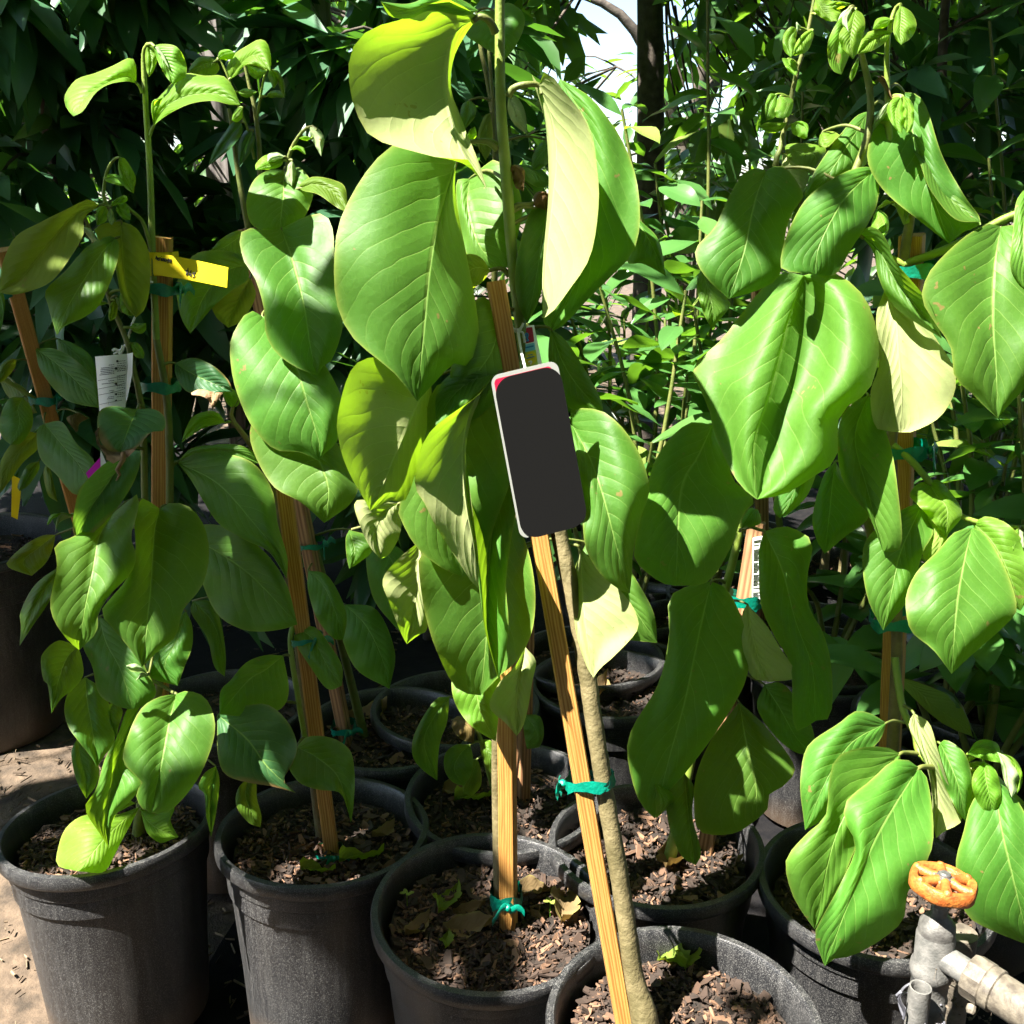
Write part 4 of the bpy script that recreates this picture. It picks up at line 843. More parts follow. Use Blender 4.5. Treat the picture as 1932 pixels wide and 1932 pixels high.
P6.leaf('I', .96, .94, '1800,405 1860,440 1900,520 1890,640', '1840,470 1870,560', '1880,440 1922,520 1915,600', mat='y', zl=0, zr=.003, arch=0)
P6.leaf('I', 1.02, .97, '1312,185 1380,400 1440,620 1437,888', '1285,260 1370,450 1410,600 1420,780', '1400,240 1450,400 1520,620 1585,780 1480,850', under=True, zl=.0, zr=-.03, arch=.01, pet='1255,140,1.04 1290,160,1.03')
P6.leaf('I', .99, .95, '1460,350 1520,480 1570,620 1605,792', '1440,420 1470,560 1560,740', '1500,335 1600,410 1640,560 1630,700', zl=.0, zr=.01, pet='1345,345,1.03 1400,345,1.01')
P6.leaf('I', 1.0, .95, '1600,470 1750,600 1880,760 1990,900', '1560,600 1700,780 1860,900', '1700,460 1850,600 1990,760', zl=.0, zr=.01, mat='y')
P6.leaf('C', 1.12, 1.08, '800,740 790,800 830,830 920,740', '780,770 790,830', '860,740 900,760', mat='o', arch=0)
P6.leaf('C', 1.12, 1.08, '1110,1170 1130,1220 1150,1280 1130,1360', '1080,1230 1070,1320', '1165,1220 1170,1290', mat='y', arch=0)
P6.done()

# --- slim sapling between, behind the leaf-heavy right one
c9 = PZ(1520, 1180, .29); c9.z = 0
P9 = Plant('slim sapling whose bare upper stem carries small round leaves, behind the right-hand one', c9)
add_pot(P9.root, c9, chips=200)
stake(P9.root, PZ(1440, 1190, .25), P(1432, 520, 1.6), .010, 'woodd', .5)
P9.stem('1500,1190,1.95,7 1460,900,1.75,6 1440,600,1.6,5 1462,320,1.5,4.2 1468,300,1.5,4 1482,235,1.5,3.6 1505,130,1.5,3.2 1520,80,1.5,2.8 1535,5,1.5,2.4 1540,-40,1.5,2', mi=2)
for q in (('655,160 610,220 620,325', '620,150 578,200 580,280', '650,210 640,290'), ('745,170 690,220 630,315', '700,180 650,240', '750,200 710,290'), ('540,530 500,580 480,680', '500,530 475,600', '550,600 530,660'), ('560,540 600,580 570,670', '540,570 530,650', '630,560 625,630 600,660'),
          ('760,-10 800,60 850,100 880,120', '750,60 820,115', '840,0 900,60'), ('760,80 820,40 890,20 960,20', '810,25 880,5', '830,60 900,50'), ('600,690 570,720 500,730 445,712', '550,690 480,690', '560,740 490,745'), ('620,700 660,690 700,720 715,775', '660,680 715,700', '630,750 690,780'),
          ('600,330 620,370 640,400 645,425', '570,330 600,390', '640,340 660,400')):
    P9.leaf('C', 1.49, 1.46, *q, mat='y', zl=.0, zr=.006, arch=0)
P9.leaf('C', 1.5, 1.46, '660,170 665,140 650,125 655,180', '650,140', '680,150', mat='w', arch=0)
P9.leaf('C', 1.52, 1.42, '585,830 680,860 760,880 735,985', '610,810 720,808 820,840', '600,880 640,920 700,960', mat='o', zl=.02, zr=-.02, arch=0)
P9.leaf('C', 1.52, 1.44, '575,860 600,960 640,1040 685,1090', '570,940 610,1040', '640,880 720,980 700,1060', under=True)
P9.done()

# --- sapling far behind the tagged one
c10 = PZ(860, 1330, .29); c10.z = 0
P10 = Plant('thin pale-stemmed sapling with round blue-green leaves, just behind the tagged one', c10)
add_pot(P10.root, c10, chips=200)
P10.stem('880,1340,1.56,7 900,1000,1.52,5.5 930,600,1.47,4.6 935,300,1.45,4 925,180,1.45,3.6 906,85,1.45,3.0 900,20,1.45,2.4', mi=2)
P10.stem('934,330,1.45,3 930,200,1.44,2.6 922,90,1.44,2.2', mi=2)
P10.leaf('B', 1.44, 1.40, '875,60 890,150 910,240 945,332', '800,65 710,140 720,200 800,255 870,300', '960,15 1045,80 1045,160 1000,260', zl=.0, zr=.01)
P10.leaf('B', 1.44, 1.40, '740,565 735,620 720,680 710,735', '700,590 688,650', '775,600 770,660', zl=.0, zr=.0)
P10.leaf('B', 1.44, 1.38, '960,540 1000,620 1040,700 1070,765', '955,620 990,700', '1000,540 1050,620', under=True)
P10.leaf('B', 1.44, 1.40, '860,640 820,740 800,840 830,910', '820,660 780,800', '870,740 860,850', under=True, mat='o')
P10.leaf('B', 1.44, 1.38, '960,940 1060,950 1140,1000 1215,1040', '1040,930 1150,960', '1030,1000 1130,1060')
P10.leaf('B', 1.44, 1.38, '1210,800 1160,850 1120,900 1095,960', '1150,800 1095,880', '1215,880 1150,950')
P10.done()

# --- big pot at the left edge, leaning stake
REG.update(T=(255.6, 434.4, .0992), S=(894.5, 575.0, .1190), W=(159.7, 651.7, .1521))
c0 = PZ(-70, 1020, .42); c0.z = 0
P0 = Plant('sapling with olive leaves on a leaning stake in the largest black pot', c0)
add_pot(P0.root, c0, r=.21, h=.42, chips=500, drop=.05)
s0 = stake(P0.root, P(170, 1060, 1.95), P(8, 470, 1.75), .0125, rot=.5)
stake(P0.root, P(178, 1075, 1.97), P(36, 560, 1.79), .010, 'woodd', rot=.5)
tie(s0, P(84, 748, 1.835), P(8, 470, 1.75) - P(170, 1060, 1.95), .026, .022, .016, face=-.1)
tie(s0, P(4, 545, 1.77), P(8, 470, 1.75) - P(170, 1060, 1.95), .024, .022, .016, face=-.1, tails=False)
P0.stem('160,1100,1.98,8 130,900,1.9,6 95,800,1.86,5.5 62,700,1.82,5 48,640,1.8,4.5 32,570,1.79,4 28,555,1.79,3', mi=2)
P0.stem('72,760,1.83,4.6 40,735,1.82,4.2 -20,700,1.8,4', mi=0)
P0.leaf('D', 1.80, 1.72, '200,55 330,150 450,260 560,390', '320,60 460,150 555,280', '230,180 350,330 460,375', zl=0, zr=0, pet='145,75,1.81 170,50,1.8')
P0.leaf('D', 1.86, 1.8, '325,0 420,80 500,160 555,275', '420,30 520,110', '345,110 460,220')
P0.leaf('D', 1.78, 1.66, '250,480 350,600 450,720 520,860', '350,470 430,590 535,700', '208,520 225,670 320,770 420,880', zl=0, zr=.01)
P0.leaf('D', 1.8, 1.72, '215,535 140,600 50,720 0,875', '130,530 30,640 -10,760', '215,620 130,700 50,810', mat='o', under=True)
P0.leaf('D', 1.8, 1.75, '95,120 50,140 10,190 -20,260', '60,115 0,160', '80,170 30,230', mat='o')
P0.leaf('A', 1.7, 1.62, '-60,1560 0,1680 20,1800 -20,1932', '-50,1700 -30,1850', '15,1650 25,1760')
P0.leaf('D', 1.82, 1.75, '130,330 100,400 110,480 60,600', '50,340 0,450 10,550', '180,400 180,500 120,590')
P0.leaf('D', 1.8, 1.75, '500,450 440,420 400,450 430,530', '440,430 375,450', '450,480 440,520', mat='dead')
P0.leaf('D', 1.84, 1.8, '265,700 280,780 290,850 325,922', '245,760 270,880', '290,760 310,850', mat='o')
P0.leaf('D', 1.8, 1.74, '220,690 170,760 130,830 110,860', '150,720 100,830', '220,740 160,830')
P0.leaf('D', 1.9, 1.82, '0,240 100,290 170,350 210,420', '40,230 150,290', '40,320 140,420', mat='o')
P0.done()
lb = MB(); lb.grid([[P(*q, 1.86) for q in pts('68,770 112,790', 'D')], [P(*q, 1.86) for q in pts('65,900 118,870', 'D')], [P(*q, 1.87) for q in pts('63,1005 100,1022', 'D')]])
MT['yellow'] = plain('yellow_tape', (.56, .43, .004), .65, (.62, .49, .006), 20, spec=.15)
tag(link('plant_label', lb.mesh('plant_label', MT['yellow'])), 'small blank yellow label stuck in the largest pot', 'label')

# ------------------------------------------------------------ tags and writing
def quad_map(c, Y):
    """bilinear map of the unit square onto four picture corners (tl, tr, br, bl) at distance Y (number or four)"""
    Ys = Y if hasattr(Y, '__len__') else [Y] * 4
    w = [P(*a, y) for a, y in zip(c, Ys)]
    n = (w[1] - w[0]).cross(w[3] - w[0]).normalized()
    if n.dot(CAMP - w[0]) < 0: n = -n
    def f(x, y, z=0.0, bow=0.0):
        return w[0] * (1 - x) * (1 - y) + w[1] * x * (1 - y) + w[2] * x * y + w[3] * (1 - x) * y + n * (z + bow * math.sin(math.pi * x))
    return f
def panel(f, x0, y0, x1, y1, rx, ry, z0, z1, bow=0.0, n=6):
    """rounded plate on a quad_map"""
    out = []
    for cx, cy, a0 in ((x1 - rx, y0 + ry, -90), (x1 - rx, y1 - ry, 0), (x0 + rx, y1 - ry, 90), (x0 + rx, y0 + ry, 180)):
        for k in range(n + 1):
            a = R(a0 + 90 * k / n); out.append((cx + rx * math.cos(a), cy + ry * math.sin(a)))
    m = MB()
    m.poly([f(x, y, z1, bow) for x, y in out]); m.poly([f(x, y, z0, bow) for x, y in reversed(out)])
    m.grid([[f(x, y, z0, bow) for x, y in out], [f(x, y, z1, bow) for x, y in out]], True)
    return m
def strokes(lines, to3, w, m=None):
    m = m or MB()
    for l in lines:
        q = spline(l, max(3, 4 * len(l))) if len(l) > 2 else np.array(l, float)
        m.tube([to3(*x) for x in q], w, 5)
    return m
def ell(cx, cy, a, b, a0=0, a1=360, n=10): return [(cx + a * math.cos(R(a0 + (a1 - a0) * k / n)), cy + b * math.sin(R(a0 + (a1 - a0) * k / n))) for k in range(n + 1)]

MT['charcoal'] = plain('charcoal_face', (.0065, .0065, .0065), .9, spec=.02)
MT['rim'] = plain('pale_card_rim', (.22, .23, .21), .5)
MT['pink'] = plain('crimson_print', (.30, .004, .03), .4)
MT['blue'] = plain('light_blue_print', (.16, .50, .62), .4)
MT['navy'] = plain('blue_print', (.03, .22, .45), .4)
MT['ypr'] = plain('yellow_print', (.62, .50, .01), .4)
MT['lime'] = plain('lime_print', (.40, .52, .05), .4)
MT['magenta'] = plain('magenta_card', (.62, .0, .45), .4)
f = quad_map([(927, 713), (1052, 683), (1108, 985), (984, 1017)], [.905, .903, .892, .894])
t = thing('hanging_tag', f(.5, 0), 'plain charcoal plant tag with pale rim and crimson corner hung on the leaning sapling', 'tag')
link('card', panel(f, -.015, -.012, 1.0, 1.0, .13, .055, -.0004, .0004).mesh('card', MT['rim'], False), t)
link('header', panel(f, .03, .012, .9, .2, .06, .03, .0004, .0007).mesh('header', MT['pink'], False), t)
link('face', panel(f, .018, .014, 1.02, 1.012, .26, .105, .0007, .0012, n=10).mesh('face', MT['charcoal'], False), t)
m = MB()
for dx in (-1, 1): m.tube([P(977 + dx, 621, .975), P(982 + dx * .6, 655, .955), P(991 + dx * .5, 695, .907)], .0009, 6, smooth=8)
for q in ('590,320 620,380 690,400 750,360 780,290', '600,400 690,420 770,440 790,520 800,600', '640,430 690,390 720,420 760,330'):
    m.tube([P(*x, .976) for x in pts(q, 'S')], .0012, 6, smooth=12, bump=.2)
link('string', m.mesh('string', MT['string']), t)
f2_ = quad_map(pts('830,335 950,320 1078,940 800,1010', 'S'), [.972, .972, .955, .955])
t = thing('picture_tag', f2_(.5, 1), 'small tag strip with crimson, sky blue and yellow print behind the charcoal tag', 'tag')
link('card', panel(f2_, 0, 0, 1.0, 1.35, .1, .02, -.0003, .0003).mesh('card', MT['white'], False), t)
link('print', panel(f2_, 0, .05, .74, .42, .08, .04, .0003, .0005).mesh('print', MT['pink'], False), t)
link('print', panel(f2_, 0, .44, .75, .62, .01, .01, .0003, .0005).mesh('print', MT['blue'], False), t)
link('print', panel(f2_, 0, .62, .77, 1.2, .01, .01, .0003, .0005).mesh('print', MT['lime'], False), t)
link('print', panel(f2_, .04, .635, .76, .965, .36, .165, .0005, .0007, n=8).mesh('print', MT['ypr'], False), t)
to3 = lambda x, y: P(*pts(f'{x},{y}', 'S')[0], .9575 + .0)
m = strokes([[(860, 905), (910, 895), (890, 950)], ], lambda x, y: P(*pts(f'{x},{y}', 'S')[0], .9555), .0007)
link('lettering', m.mesh('lettering', MT['white']), t)
m = strokes([[(855, 470), (835, 450), (820, 480), (850, 500), (850, 460)], [(860, 520), (825, 520), (845, 545), (860, 570), (825, 575)]], lambda x, y: P(*pts(f'{x},{y}', 'S')[0], .9655), .0008)
link('lettering', m.mesh('lettering', MT['navy']), t)
m = strokes([[(820 + i * 18, 690 - i * 4), (826 + i * 18, 665 - i * 4), (832 + i * 18, 690 - i * 4)] for i in range(7)] + [[(830, 850 - 0), (960, 815)], [(850, 800), (930, 785)]], lambda x, y: P(*pts(f'{x},{y}', 'S')[0], .961 if y < 750 else .9575), .00045)
link('lettering', m.mesh('lettering', MT['navy']), t)

# yellow price tape
t = thing('price_tape', P(307, 500, 1.17), 'yellow tape flag with handwritten price folded round the stake', 'price tag')
f = quad_map(pts('330,420 1765,708 1742,1102 345,845', 'T'), [1.164, 1.151, 1.144, 1.157])
m = MB(); n = 14
for z0, y1 in ((0, 0), (.0008, .02)):
    m.grid([[f(i / n, .0 + .30 * max(0, (.22 - i / n)) * 0 + j, z0, .005) for i in range(n + 1)] for j in (.0 + y1, .33, .66, 1.0 - y1)])
link('flag', m.mesh('flag', MT['yellow']), t)
m = MB(); zc = P(305, 497, 1.178); hh = abs(P(305, 475, 1.178).z - P(305, 519, 1.178).z) / 2
q = [(-.0160, -.0160), (.0160, -.0160), (.0160, .0160), (-.0160, .0160)]
rg = [Matrix.Rotation(.1, 3, 'Z') @ Vector((x, y, 0)) for x, y in q]
m.grid([[zc + r_ + Vector((0, 0, s * hh)) for r_ in rg] for s in (-1, 0, 1)], True)
link('wrap', m.mesh('wrap', MT['yellow'], False), t)
def tape3(x, y):
    k = (x - 330) / 1435
    return f((x - 335) / 1418, (y - 420 - 288 * k) / (425 - 31 * k), .0016, .005)
W_ = [[(420, 500), (405, 560)], [(408, 540), (425, 525), (432, 535), (428, 575)], [(440, 560), (460, 555), (455, 535), (440, 540), (438, 570), (460, 585)], [(478, 535), (472, 590)], [(473, 555), (490, 538), (508, 545)],
      [(520, 545), (515, 595)], [(524, 517), (527, 521)], [(540, 555), (533, 605)], [(538, 570), (555, 552), (560, 565), (555, 605)], [(560, 575), (575, 558), (582, 570), (578, 610)], ell(606, 590, 17, 20), [(635, 565), (640, 595), (660, 590)], [(670, 560), (650, 650)], ell(700, 602, 18, 22), [(722, 575), (716, 640)],
      [(1048, 745), (1015, 885)], [(1055, 792), (1020, 788), (1010, 812), (1045, 835), (1040, 860), (1002, 852)], [(1110, 788), (1078, 845), (1080, 890), (1105, 890), (1106, 858), (1080, 858)], [(1190, 835), (1150, 835)], [(1152, 835), (1142, 865), (1168, 872), (1166, 908), (1130, 915)]]
link('writing', strokes(W_, tape3, .0005).mesh('writing', MT['ink']), t)

# white care tag on a string
t = thing('care_tag', P(212, 700, 1.14), 'white care-instruction tag hanging by white string beside the price tape', 'tag')
f = quad_map(pts('130,140 540,103 505,780 185,830', 'W'), [1.14, 1.137, 1.13, 1.133])
m = MB(); n = 8
m.grid([[f(i / n, j / 6, .0, .006) for i in range(n + 1)] for j in range(7)])
m.grid([[P(*pts(f'{a},{b}', 'W')[0], 1.136) , P(*pts(f'{c},{d}', 'W')[0], 1.128)] for a, b, c, d in ((525, 105, 598, 88), (535, 250, 592, 340), (520, 450, 560, 520), (510, 640, 512, 720))])
link('card', m.mesh('card', MT['white']), t)
m = MB()
L_ = []
for i, (y, a, b_) in enumerate(((.175, .5, .66), (.215, .22, .66), (.245, .2, .66), (.275, .2, .66), (.305, .2, .66), (.335, .15, .66), (.46, .48, .66), (.50, .22, .66), (.64, .5, .66), (.665, .55, .66), (.75, .45, .66), (.78, .42, .66))):
    x = a
    while x < b_:
        w = random.uniform(.02, .06); L_.append([(x, y), (min(x + w, b_), y)]); x += w + .015
for y in (.155, .195, .235, .265, .295, .33, .42, .455, .49, .53, .6, .64, .73, .76, .80):
    x = .74
    while x < .96:
        w = random.uniform(.02, .06); L_.append([(x, y - .03), (min(x + w, .97), y - .035)]); x += w + .015
print_ = strokes(L_, lambda x, y: f(x, y, .0009, .006), .00032)
strokes([[(.05, .43), (.7, .41), (.98, .37)], [(.05, .58), (.7, .56), (.98, .53)], [(.05, .69), (.7, .67), (.98, .63)], [(.05, .86), (.5, .85), (.9, .84)]], lambda x, y: f(x, y, .0008, .006), .00022, print_)
strokes([[(.74, .1), (.745, .14)], [(.69, .23), (.73, .27)], [(.70, .51), (.74, .545)], [(.71, .70), (.715, .73)], [(.71, .82), (.73, .84)]], lambda x, y: f(x, y, .001, .006), .0012, print_)
link('lettering', print_.mesh('lettering', MT['ink']), t)
m = MB(); m.poly([P(*q, 1.10) for q in pts('15,1585 195,1385 200,1500 170,1690 125,1830', 'W')]); m.poly([P(*q, 1.104) for q in pts('15,1585 125,1830 170,1690 200,1500 195,1385', 'W')])
link('folded_corner', m.mesh('folded_corner', MT['magenta'], False), t)
m = MB(); m.poly([P(*q, 1.1) for q in pts('197,1290 268,1460 240,1560 140,1800 190,1560', 'W')]); m.poly([P(*q, 1.106) for q in pts('197,1290 190,1560 140,1800 240,1560 268,1460', 'W')])
link('folded_back', m.mesh('folded_back', MT['white'], False), t)
m = MB()
for k in (-1, 1):
    p_ = [P(x + k * 1.2 * math.sin(i * 2.2), y, 1.155 - .001 * k * math.cos(i * 2.2)) for i, (x, y) in enumerate(spline([(288, 532), (278, 533), (268, 560), (258, 590), (247, 618), (240, 645), (234, 655), (228, 668)], 26))]
    m.tube(p_, .0011, 6)
for q in ('340,60 380,50 430,60 460,40 470,0', '360,110 400,85 440,70 430,110', '350,70 370,40 400,50'): m.tube([P(*x, 1.138) for x in pts(q, 'W')], .0012, 6, smooth=10, bump=.2)
link('string', m.mesh('string', MT['string']), t)
# printed label strip on the dark stake behind
f = quad_map(pts('405,1120 460,1110 450,1495 400,1495', 'F'), 1.205)
t = thing('care_strip', f(.5, 1), 'narrow white printed care strip on the shaded brown stake', 'tag')
link('card', panel(f, 0, 0, 1, 1, .02, .01, 0, .0005).mesh('card', MT['white'], False), t)
m = strokes([[(.1, .05 + .022 * i), (random.uniform(.5, .95), .05 + .022 * i)] for i in range(40) if random.random() < .8], lambda x, y: f(x, y, .0007), .0003)
link('lettering', m.mesh('lettering', MT['ink']), t)

# ------------------------------------------------------------ water valve
def gal(name, a, b, rough, metal=.0):
    return plain(name, a, rough, b, 90, .3, metal, bscale=350)
MT['galv'] = gal('weathered_grey_metal', (.065, .062, .058), (.13, .125, .115), .5, .2)
MT['pvc'] = gal('grey_plastic_pipe', (.075, .075, .07), (.14, .135, .125), .5)
MT['dusty'] = gal('dusty_pipe', (.055, .045, .034), (.14, .12, .09), .6)
MT['rust'] = plain('worn_orange_paint', (.26, .055, .010), .5, (.36, .12, .02), 120, .4)
MT['steel'] = plain('steel_screw', (.12, .12, .115), .4, (.2, .195, .18), 200, .2, .6)
MT['wire'] = plain('grey_wire', (.12, .12, .14), .4, metal=.4)
wc = P(1780, 1664, .835)
t = thing('water_valve', Vector((wc.x, wc.y, 0)), 'grey water valve with worn orange handwheel on upright pipes', 'valve')
def ringmesh(prof, lobes, amp, n=60):
    m = MB(); g = []
    for r, h in prof + [prof[0]]:
        g.append([Vector((r * (1 + amp * math.cos(lobes * k * 2 * math.pi / n)) * math.cos(k * 2 * math.pi / n), r * (1 + amp * math.cos(lobes * k * 2 * math.pi / n)) * math.sin(k * 2 * math.pi / n), h)) for k in range(n)])
    m.grid(g, True); return m
m = ringmesh([(.0212, .0), (.0222, -.0085), (.0275, -.009), (.0288, -.007), (.0292, .001), (.0275, .0040), (.0228, .0035)], 6, .025)
for k in range(6):
    a = k * math.pi / 3 + .25
    d = Vector((math.cos(a), math.sin(a), 0)); e = Vector((-math.sin(a), math.cos(a), 0))
    m.tube([d * .006 + Vector((0, 0, .0025)), d * .014 + Vector((0, 0, .0015)), d * .023 + Vector((0, 0, .001))], [.0050, .0042, .0050], 8)
    m.lathe([(.0005, .0065), (.003, .0055), (.0042, .003), (.004, -.001)], d * .0245, 10)
m.lathe([(.0001, -.003), (.0105, -.003), (.0105, .003), (.0095, .0042), (.0001, .0042)], (0, 0, 0), 20)
wheel = link('handwheel', m.mesh('handwheel', MT['rust'], True, 45), t)
wheel.matrix_basis = Matrix.Translation(wc) @ Matrix.Scale(1.06, 4) @ Matrix.Rotation(R(-4), 4, 'X') @ Matrix.Rotation(R(6), 4, 'Y')
m = MB(); m.lathe([(.0085, .0042), (.0082, .0062), (.0055, .0066), (.0052, .0085), (.004, .0095), (.001, .0095), (.0008, .0086), (.00001, .0086)], (0, 0, 0), 24)
m2 = link('screw', m.mesh('screw', MT['steel'], True, 40), wheel)
base = Vector((wc.x, wc.y, 0))
m = MB(); z = wc.z
m.lathe([(.0001, z - .006), (.0075, z - .006), (.0075, z - .014)], base, 16)
m.lathe([(.0095, z - .010), (.0125, z - .011), (.0125, z - .022), (.0110, z - .024), (.0001, z - .024)], base, 6)
m.lathe([(.0080, z - .022), (.0078, z - .036), (.012, z - .040), (.0165, z - .046), (.0172, z - .054), (.0172, z - .060)], base, 28)
link('bonnet', m.mesh('bonnet', MT['galv'], True, 40), t)
m = MB()
m.lathe([(.0001, z - .052), (.0165, z - .054), (.0182, z - .060), (.0175, z - .088), (.0195, z - .092), (.0205, z - .099), (.0192, z - .106), (.0175, z - .108), (.0172, z - .128), (.0185, z - .130), (.0180, z - .150), (.0165, z - .152), (.0165, -.02)], base, 32)
link('riser_pipe', m.mesh('riser_pipe', MT['pvc'], True, 40), t)
pe = P(1945, 1812, .765); ps = base + Vector((0, 0, z - .078)); d = (pe - ps); d.z = -.004; d.normalize()
m = MB(); m.lathe([(.0001, .0), (.0125, .0), (.0125, .035), (.0145, .037), (.0145, .048)], ps, 28, d)
link('branch_pipe', m.mesh('branch_pipe', MT['pvc'], True, 40), t)
m = MB(); m.lathe([(.0146, .036), (.0205, .037), (.0215, .040), (.0215, .054), (.0200, .056)], ps, 10, d); m.lathe([(.0201, .055), (.0206, .057), (.0206, .064), (.019, .065)], ps, 32, d)
m.lathe([(.0005, .019), (.004, .021), (.0045, .026), (.003, .029)], ps + d * .045 - Vector((0, 0, .004)), 10, Vector((-.4, -.6, -.6)))
link('union_nut', m.mesh('union_nut', MT['dusty'], True, 30), t)
m = MB(); m.lathe([(.0165, .06), (.0187, .063), (.0187, .108), (.0196, .110), (.0200, .13), (.020, .60), (.001, .60)], ps, 32, d)
link('side_pipe', m.mesh('side_pipe', MT['dusty'], True, 40), t)
sb = P(1737, 1862, .80)
m = MB(); m.lathe([(.0072, -.06), (.0078, -.002), (.0086, .0), (.0100, .0), (.0102, -.004), (.0102, -sb.z - .02)], sb, 28)
link('stub_pipe', m.mesh('stub_pipe', MT['pvc'], True, 40), t)
bp_ = P(1800, 1850, .90)
m = MB(); m.lathe([(.001, 0), (.0165, 0), (.0165, -bp_.z - .02)], bp_ + Vector((0, 0, .06)), 24)
link('back_pipe', m.mesh('back_pipe', MT['dusty'], True, 40), t)
m = MB()
wz = P(1725, 1924, .80).z; mc = (base + Vector((sb.x, sb.y, 0))) / 2
for k in range(3):
    pth = []
    for i in range(30):
        a = i / 29 * 5.4 + k * .4
        pth.append(Vector((mc.x + .0185 * math.cos(a), mc.y + .030 * math.sin(a), wz - .006 * k + .004 * math.sin(a * 2 + k))))
    m.tube(pth, .0013, 6)
m.tube([P(*q, .795) for q in pts('160,1650 215,1600 180,1680 240,1800 230,1880', 'V')], .0014, 6, smooth=14)
m.tube([P(540 * .1898 + 1661.1 + i * 2.2, 1935 + 3 * math.sin(i * 2.5), .79) for i in range(10)], .0013, 6, smooth=30)
link('wire', m.mesh('wire', MT['wire']), t)
m = MB()
w0 = [P(*q[:2], q[2]) for q in pts('530,1500,.81 560,1360,.82 700,1480,.85 610,1500,.84 830,1540,.86 720,1700,.84 640,1760,.82 930,1690,.86 1000,1750,.85 1310,1780,.84 1080,1932,.85 900,1900,.85 1130,1700,.86 1050,1640,.87 900,1500,.87', 'V')]
for i in range(30):
    a, b_ = random.sample(w0, 2); mid_ = (a + b_) / 2 - Vector((0, 0, random.uniform(.0, .006)))
    m.tube([a + (b_ - a) * random.uniform(0, .3), mid_, b_], .00012 if i % 6 else .0004, 4, smooth=6)
for i in range(70):
    a, b_ = random.sample(w0, 2); c = a + (b_ - a) * random.random()
    v = Vector((random.gauss(0, 1), random.gauss(0, 1), random.gauss(0, 1))).normalized() * random.uniform(.0005, .0016)
    m.box(c, v, v.orthogonal() * .6, v.cross(v.orthogonal()).normalized() * .0006)
MT['web'] = plain('dusty_web', (.14, .11, .08), .9, (.08, .055, .035), 200)
tag(link('cobweb', m.mesh('cobweb', MT['web'], False)), 'dusty cobweb with crumbs strung behind the water valve', 'cobweb', kind='stuff')

# ------------------------------------------------------------ fallen leaves and seedlings
DEAD = []
for k in range(4):
    b = MB(); g, uv = [], []; rr = random.Random(k)
    for i in range(11):
        tt = i / 10; w = .42 * math.sin(math.pi * tt ** .8) ** .8 + .01; row, ur = [], []
        for j in range(-4, 5):
            s = j / 4
            row.append((tt - .5, w * s * .62 * (1 + .18 * math.sin(i * 2.3 + k)), .16 * abs(s) ** 1.6 + .10 * math.sin(tt * 5 + k) + .05 * math.sin(i * 1.9 + j * 1.3 + k) + .12 * s * math.sin(tt * 4 + k * 2)))
            ur.append((.5 + .5 * s, tt))
        g.append(row); uv.append(ur)
    b.grid(g, uv=uv); DEAD.append(b.mesh('fallen_leaf', MT['dead'] if k != 1 else MT['o']))
def fallen(reg, x, y, z, size, rot, k, label, sx=1.0):
    u, v = pts(f'{x},{y}', reg)[0]
    o = link('fallen_leaf', DEAD[k]); q = PZ(u, v, z)
    o.matrix_basis = Matrix.Translation(q) @ Matrix.Rotation(rot, 4, 'Z') @ Matrix.Rotation(.15, 4, 'X') @ Matrix.Diagonal((size, size * sx, size, 1))
    tag(o, label, 'dead leaf', 'fallen leaves on the pot mulch')
zs = .268
fallen('H', 612, 1235, zs, .058, 1.2, 1, 'crumpled yellow-green leaf on the mulch left of the upright stake')
fallen('H', 1268, 1265, zs, .068, 1.4, 0, 'broad tan lobed leaf on the mulch right of the upright stake')
fallen('H', 440, 1392, zs, .042, .9, 2, 'small dry tan leaf near the left rim of the upright-stake pot')
fallen('H', 735, 1392, zs, .062, .1, 3, 'long brown leaf lying in front of the upright stake', .7)
fallen('H', 606, 1462, zs, .030, 1.5, 1, 'tiny yellow leaf scrap on the mulch of the upright-stake pot')
fallen('H', 1335, 1160, zs, .040, 2.2, 2, 'curled grey leaf against the far wall of the upright-stake pot')
fallen('H', 1100, 1180, zs, .045, .2, 0, 'half-buried brown leaf just behind the upright stake', .8)
fallen('H', 735, 1290, zs, .040, .3, 3, 'thin brown leaf sliver left of the upright stake base', .5)
fallen('H', 130, 990, zs, .062, .5, 1, 'yellow leaf on the dark mulch beside the amber stake', .6)
fallen('G', 1790, 1062, zs, .045, .1, 1, 'pale yellow leaf against the rim of the amber-stake pot', .8)
fallen('H', 250, 855, zs, .040, .8, 2, 'dull tan leaf in the shaded far side of the amber-stake pot')
fallen('H', 150, 190, zs, .075, .4, 2, 'pale grey crumpled leaf in the dark back pot')
fallen('H', 670, 620, zs, .045, .2, 0, 'curled brown leaf under the low yellowing sapling')
fallen('H', 760, 655, zs, .06, .4, 1, 'yellow leaf under the low yellowing sapling', .7)
fallen('H', 1870, 1560, zs, .055, 2.0, 1, 'yellow torn leaf in the sunlit front pot')
fallen('I', 40, 1550, zs, .050, 1.2, 1, 'curled yellow leaf against the dark wall of the sunlit front pot')
fallen('H', 1480, 60, zs, .075, 1.3, 2, 'large grey crumpled leaf in the far dark pot')
fallen('H', 1870, 990, zs, .065, 1.2, 2, 'grey-green crumpled leaf at the foot of the shaded drooping sapling')
